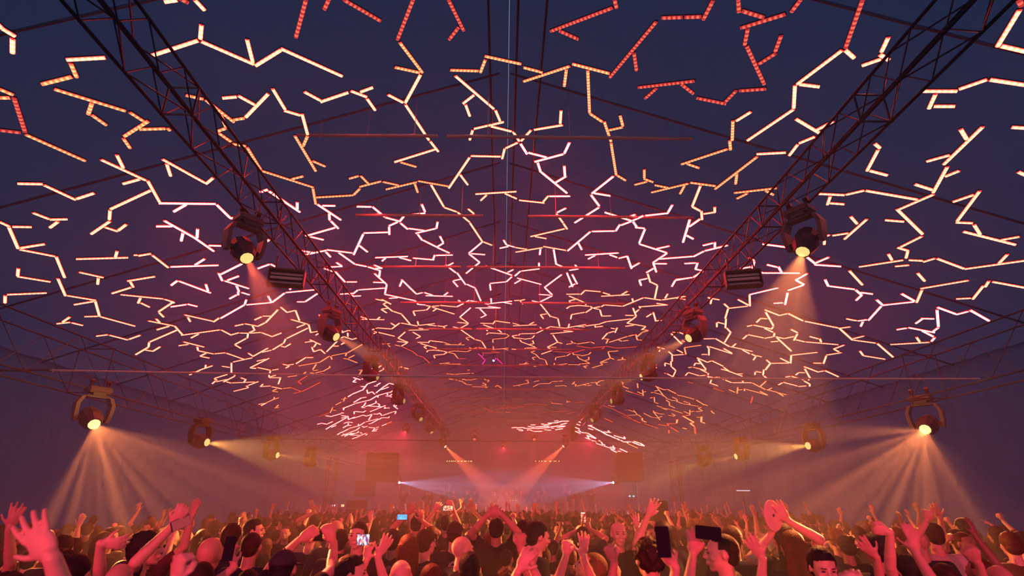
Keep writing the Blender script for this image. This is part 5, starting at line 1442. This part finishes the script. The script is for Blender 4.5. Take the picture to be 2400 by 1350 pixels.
def deck(x, lab):
    root = empty('turntable', (x, ST_Y + 1.45, ST_Z + 1.0))
    bm = bmesh.new(); add_box(bm, (0, 0, 0.06), (0.46, 0.36, 0.12), bevel=0.01); obj('plinth', bm, M_BLACK, root)
    bm = bmesh.new(); add_cyl(bm, (-0.03, 0, 0.12), (-0.03, 0, 0.14), 0.155, n=24); obj('platter', bm, M_CASE, root)
    bm = bmesh.new(); add_cyl(bm, (0.18, 0.12, 0.12), (0.18, 0.12, 0.19), 0.02, n=8); add_cyl(bm, (0.18, 0.12, 0.18), (0.09, -0.1, 0.16), 0.006, n=6); obj('tone_arm', bm, M_ALU, root)
    tag(root, lab, 'turntable', 'DJ equipment')
deck(0.0, 'left turntable on the DJ table')
deck(1.3, 'right turntable on the DJ table')
root = empty('mixer', (0.65, ST_Y + 1.45, ST_Z + 1.0))
bm = bmesh.new(); add_box(bm, (0, 0, 0.05), (0.5, 0.38, 0.10), bevel=0.01); obj('console', bm, M_BLACK, root)
M_LED = emis('amber_led', (1.0, 0.55, 0.2), 3, False)
for i in range(8):
    bm = bmesh.new(); add_cyl(bm, (-0.2 + .057 * i, -0.1 + .09 * (i % 3), 0.10), (-0.2 + .057 * i, -0.1 + .09 * (i % 3), 0.13), 0.012, n=8); obj('knob', bm, M_LED if i % 3 == 0 else M_CASE, root)
tag(root, 'mixer with small amber lights between the turntables', 'mixer', 'DJ equipment')


def laptop(px, py, y, c, lab, w=0.34, h=0.2):
    p = at_y(px, py, y)
    root = empty('laptop', p)
    bm = bmesh.new(); add_box(bm, (0, 0.02, 0), (w, 0.012, h), bevel=0.004); obj('lid', bm, M_CASE, root)
    bm = bmesh.new(); add_box(bm, (0, 0.012, 0), (w * .94, 0.004, h * .9)); obj('screen', bm, emis('laptop_screen_' + str(px), c, 1.3, False), root)
    bm = bmesh.new(); add_box(bm, (0, -0.12, -h / 2), (w, 0.24, 0.015), bevel=0.004); obj('keyboard', bm, M_CASE, root)
    tag(root, lab, 'laptop', 'screens on stage')
laptop(1261, 1182, ST_Y + 1.3, (.62, .55, .9), 'lavender-lit laptop right of the DJ')
laptop(1476, 1163, ST_Y + 1, (.35, .85, .9), 'small cyan screen, left one of a pair at stage right', .13, .1)
laptop(1485, 1163, ST_Y + 1, (.3, .8, .85), 'small cyan screen, right one of a pair at stage right', .13, .1)
laptop(782, 1185, 30, (.75, .9, 1.0), 'small white light by the left truss tower', .16, .1)
laptop(803, 1185, 30, (1.0, .75, .3), 'small yellow light by the left truss tower', .16, .12)
for px, nm in ((1114, 'left'), (1123, 'right')):
    root = empty('glass', at_y(px, 1182, ST_Y + 1.3))
    bm = bmesh.new(); lathe(bm, [(-0.1, 0.0), (-0.1, 0.05), (0.11, 0.085), (0.11, 0.08), (-0.09, 0.045), (-0.09, 0)], n=14)
    o = obj('bowl', bm, mat('clear_plastic', (.65, .65, .8), .15), root, smooth=True)
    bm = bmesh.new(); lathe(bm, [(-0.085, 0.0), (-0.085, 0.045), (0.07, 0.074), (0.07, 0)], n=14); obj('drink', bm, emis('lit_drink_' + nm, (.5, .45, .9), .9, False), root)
    tag(root, '%s of two pale cups glowing on the DJ table' % nm, 'cup', 'cups on the DJ table')

M_SPK = mat('speaker_black', (0.010, 0.011, 0.018), 0.8, spec=0.1)
# line arrays and stacked speakers
def array(px0, px1, py0, py1, y, n, lab, name='speaker_array'):
    a, b = at_y(px0, py0, y), at_y(px1, py1, y)
    W_, Ht = abs(b.x - a.x), abs(a.z - b.z)
    root = empty(name, ((a.x + b.x) / 2, y, a.z))
    for i in range(n):
        bm = bmesh.new()
        add_box(bm, (0, 0.02 * i * i * .3, -Ht * (i + .5) / n), (W_, 0.7, Ht / n * .94), rot=Matrix.Rotation(-0.02 * i, 3, 'X'), bevel=0.02)
        c = obj('cabinet', bm, M_SPK, root)
        bm = bmesh.new()
        add_box(bm, (0, 0.02 * i * i * .3 - 0.355, -Ht * (i + .5) / n), (W_ * .9, 0.02, Ht / n * .8))
        obj('grille', bm, M_SPK, c)
    tag(root, lab, 'speaker', 'loudspeakers around the stage')
array(863, 930, 1062, 1128, 32, 5, 'hanging black line array left of the stage')
array(1441, 1507, 1062, 1128, 32, 5, 'hanging black line array right of the stage')
array(836, 876, 1126, 1164, 31, 2, 'upper black speaker stack left of the stage', 'speaker_stack')
array(816, 862, 1172, 1212, 29, 2, 'wide black subwoofer stack left of the stage', 'speaker_stack')
a_ = at_y(1542, 1174, 13.5)
root = empty('column_speaker', (a_.x, a_.y, 0))
bm = bmesh.new(); add_box(bm, (0, 0, a_.z / 2), (0.34, 0.36, a_.z), bevel=0.02); obj('cabinet', bm, M_SPK, root)
bm = bmesh.new(); add_box(bm, (0, 0.19, a_.z * .6), (0.3, 0.02, a_.z * .6)); obj('grille', bm, M_SPK, root)
tag(root, 'tall black speaker column standing in the crowd right of centre', 'speaker', 'loudspeakers around the stage')

# rows of tiny warm lamps on bars above the stage
for x0, x1, nm, pat in ((1047, 1108, 'left', 14), (1254, 1313, 'right', 10)):
    a, b = at_y(x0, 1081, 35.5), at_y(x1, 1081, 35.5)
    root = empty('lamp_bar', ((a.x + b.x) / 2, 35.5, a.z))
    bm = bmesh.new(); add_box(bm, (0, 0.05, 0), (b.x - a.x + .1, 0.05, 0.06)); obj('bar', bm, M_DARK, root)
    for i in range(pat):
        bm = bmesh.new(); xx = -(b.x - a.x) / 2 + (b.x - a.x) * (i + rnd.uniform(.2, .8)) / pat
        add_ell(bm, (xx, 0, 0), (0.035, 0.03, 0.03), 1); obj('lamp', bm, M_LED, root)
    for sx in (-1, 1):
        bm = bmesh.new(); add_cyl(bm, (sx * .7, 0.05, 0), (sx * .7, 0.05, 1.2), 0.012, n=5); obj('hanger', bm, M_DARK, root)
    tag(root, '%s bar of tiny amber lamps above the stage' % nm, 'light', 'lamp bars above the stage')
a = at_y(1742, 1150, 20)
root = empty('light_bar', a)
bm = bmesh.new(); add_box(bm, (0, 0.03, 0), (0.5, 0.04, 0.05)); obj('housing', bm, M_DARK, root)
bm = bmesh.new(); add_box(bm, (0, 0, 0), (0.46, 0.02, 0.03)); obj('diffuser', bm, emis('white_strip', (.75, .7, .9), .9, False), root)
bm = bmesh.new(); add_cyl(bm, (0, 0.05, 0), (0, 0.05, -a.z), 0.02, n=6); obj('stand', bm, M_DARK, root)
tag(root, 'short white light bar on a stand at right behind the crowd', 'light')

# people on stage
acts = [(945, 5, 0), (1008, 0, 3), (1042, 2, 0), (1064, 3, 3), (1094, 0, 1), (1113, 6, 0), (1160, 0, 0), (1188, 3, 3), (1200, 5, 0), (1221, 0, 3), (1262, 11, 0), (1280, 1, 0), (1335, 3, 0), (1352, 0, 1), (1385, 7, 0), (1000, 0, 2)]
LB = ['standing at the stage left end', 'in a dark top near the lavender spotlight', 'with head turned beside the white-lit figure', 'lit white with one arm raised', 'right of the white-lit figure', 'raising a fist behind the DJ table',
      'the DJ bending over the table', 'arm raised behind the DJ', 'both arms raised just right of the DJ', 'pale-faced right of the table', 'left fist up above the laptop', 'behind the laptop', 'arm raised at stage right', 'standing still at stage right', 'both fists up at stage right', 'small figure at stage left']
for k, (px, vi, cl) in enumerate(acts):
    Y_ = ST_Y + 2.6 + (k % 3) * .5
    X_ = at_y(px, 1160, Y_).x
    root = person_at(X_, Y_, vi, 'short' if k % 4 else 'bald', k % 2, (0, 1, 2)[k % 3], cl, PI + rnd.uniform(-.5, .5), rnd.uniform(.93, 1.03), ST_Z)
    tag(root, 'person on stage %s' % LB[k], 'person', 'people on the stage')

# red wash fixtures that colour the haze around the stage
for px, py, h, tgt, e, lab in ((950, 1012, 4.2, (880, 1130, 32), 2200, 'red wash light left of the stage'), (1385, 1030, 3.9, (1330, 1130, 34), 2200, 'red wash light right of the stage'), (1180, 1050, 3.6, (1180, 1150, 33), 1600, 'red wash light over the middle of the stage')):
    moving_head(L(px, py, h), at_y(*tgt), lab, RED, e, 95, False, size=.8, lens_col=(1, .1, .08), ls=1.2, small=True, blend=.8)
vs_ = SC.view_settings
SC.display_settings.display_device = 'sRGB'
vs_.view_transform = 'Standard'
vs_.look = 'None'
vs_.gamma = 1
vs_.exposure = EXPO
vs_.use_curve_mapping = False
cy = SC.cycles
cy.max_bounces = 3
cy.diffuse_bounces = 2
cy.glossy_bounces = 2
cy.transmission_bounces = 2
cy.transparent_max_bounces = 8
cy.volume_bounces = 0
cy.sample_clamp_indirect = 3.0
cy.use_denoising = True
cy.use_adaptive_sampling = True
cy.adaptive_threshold = 0.04
cy.use_light_tree = True
cy.caustics_reflective = False
cy.caustics_refractive = False
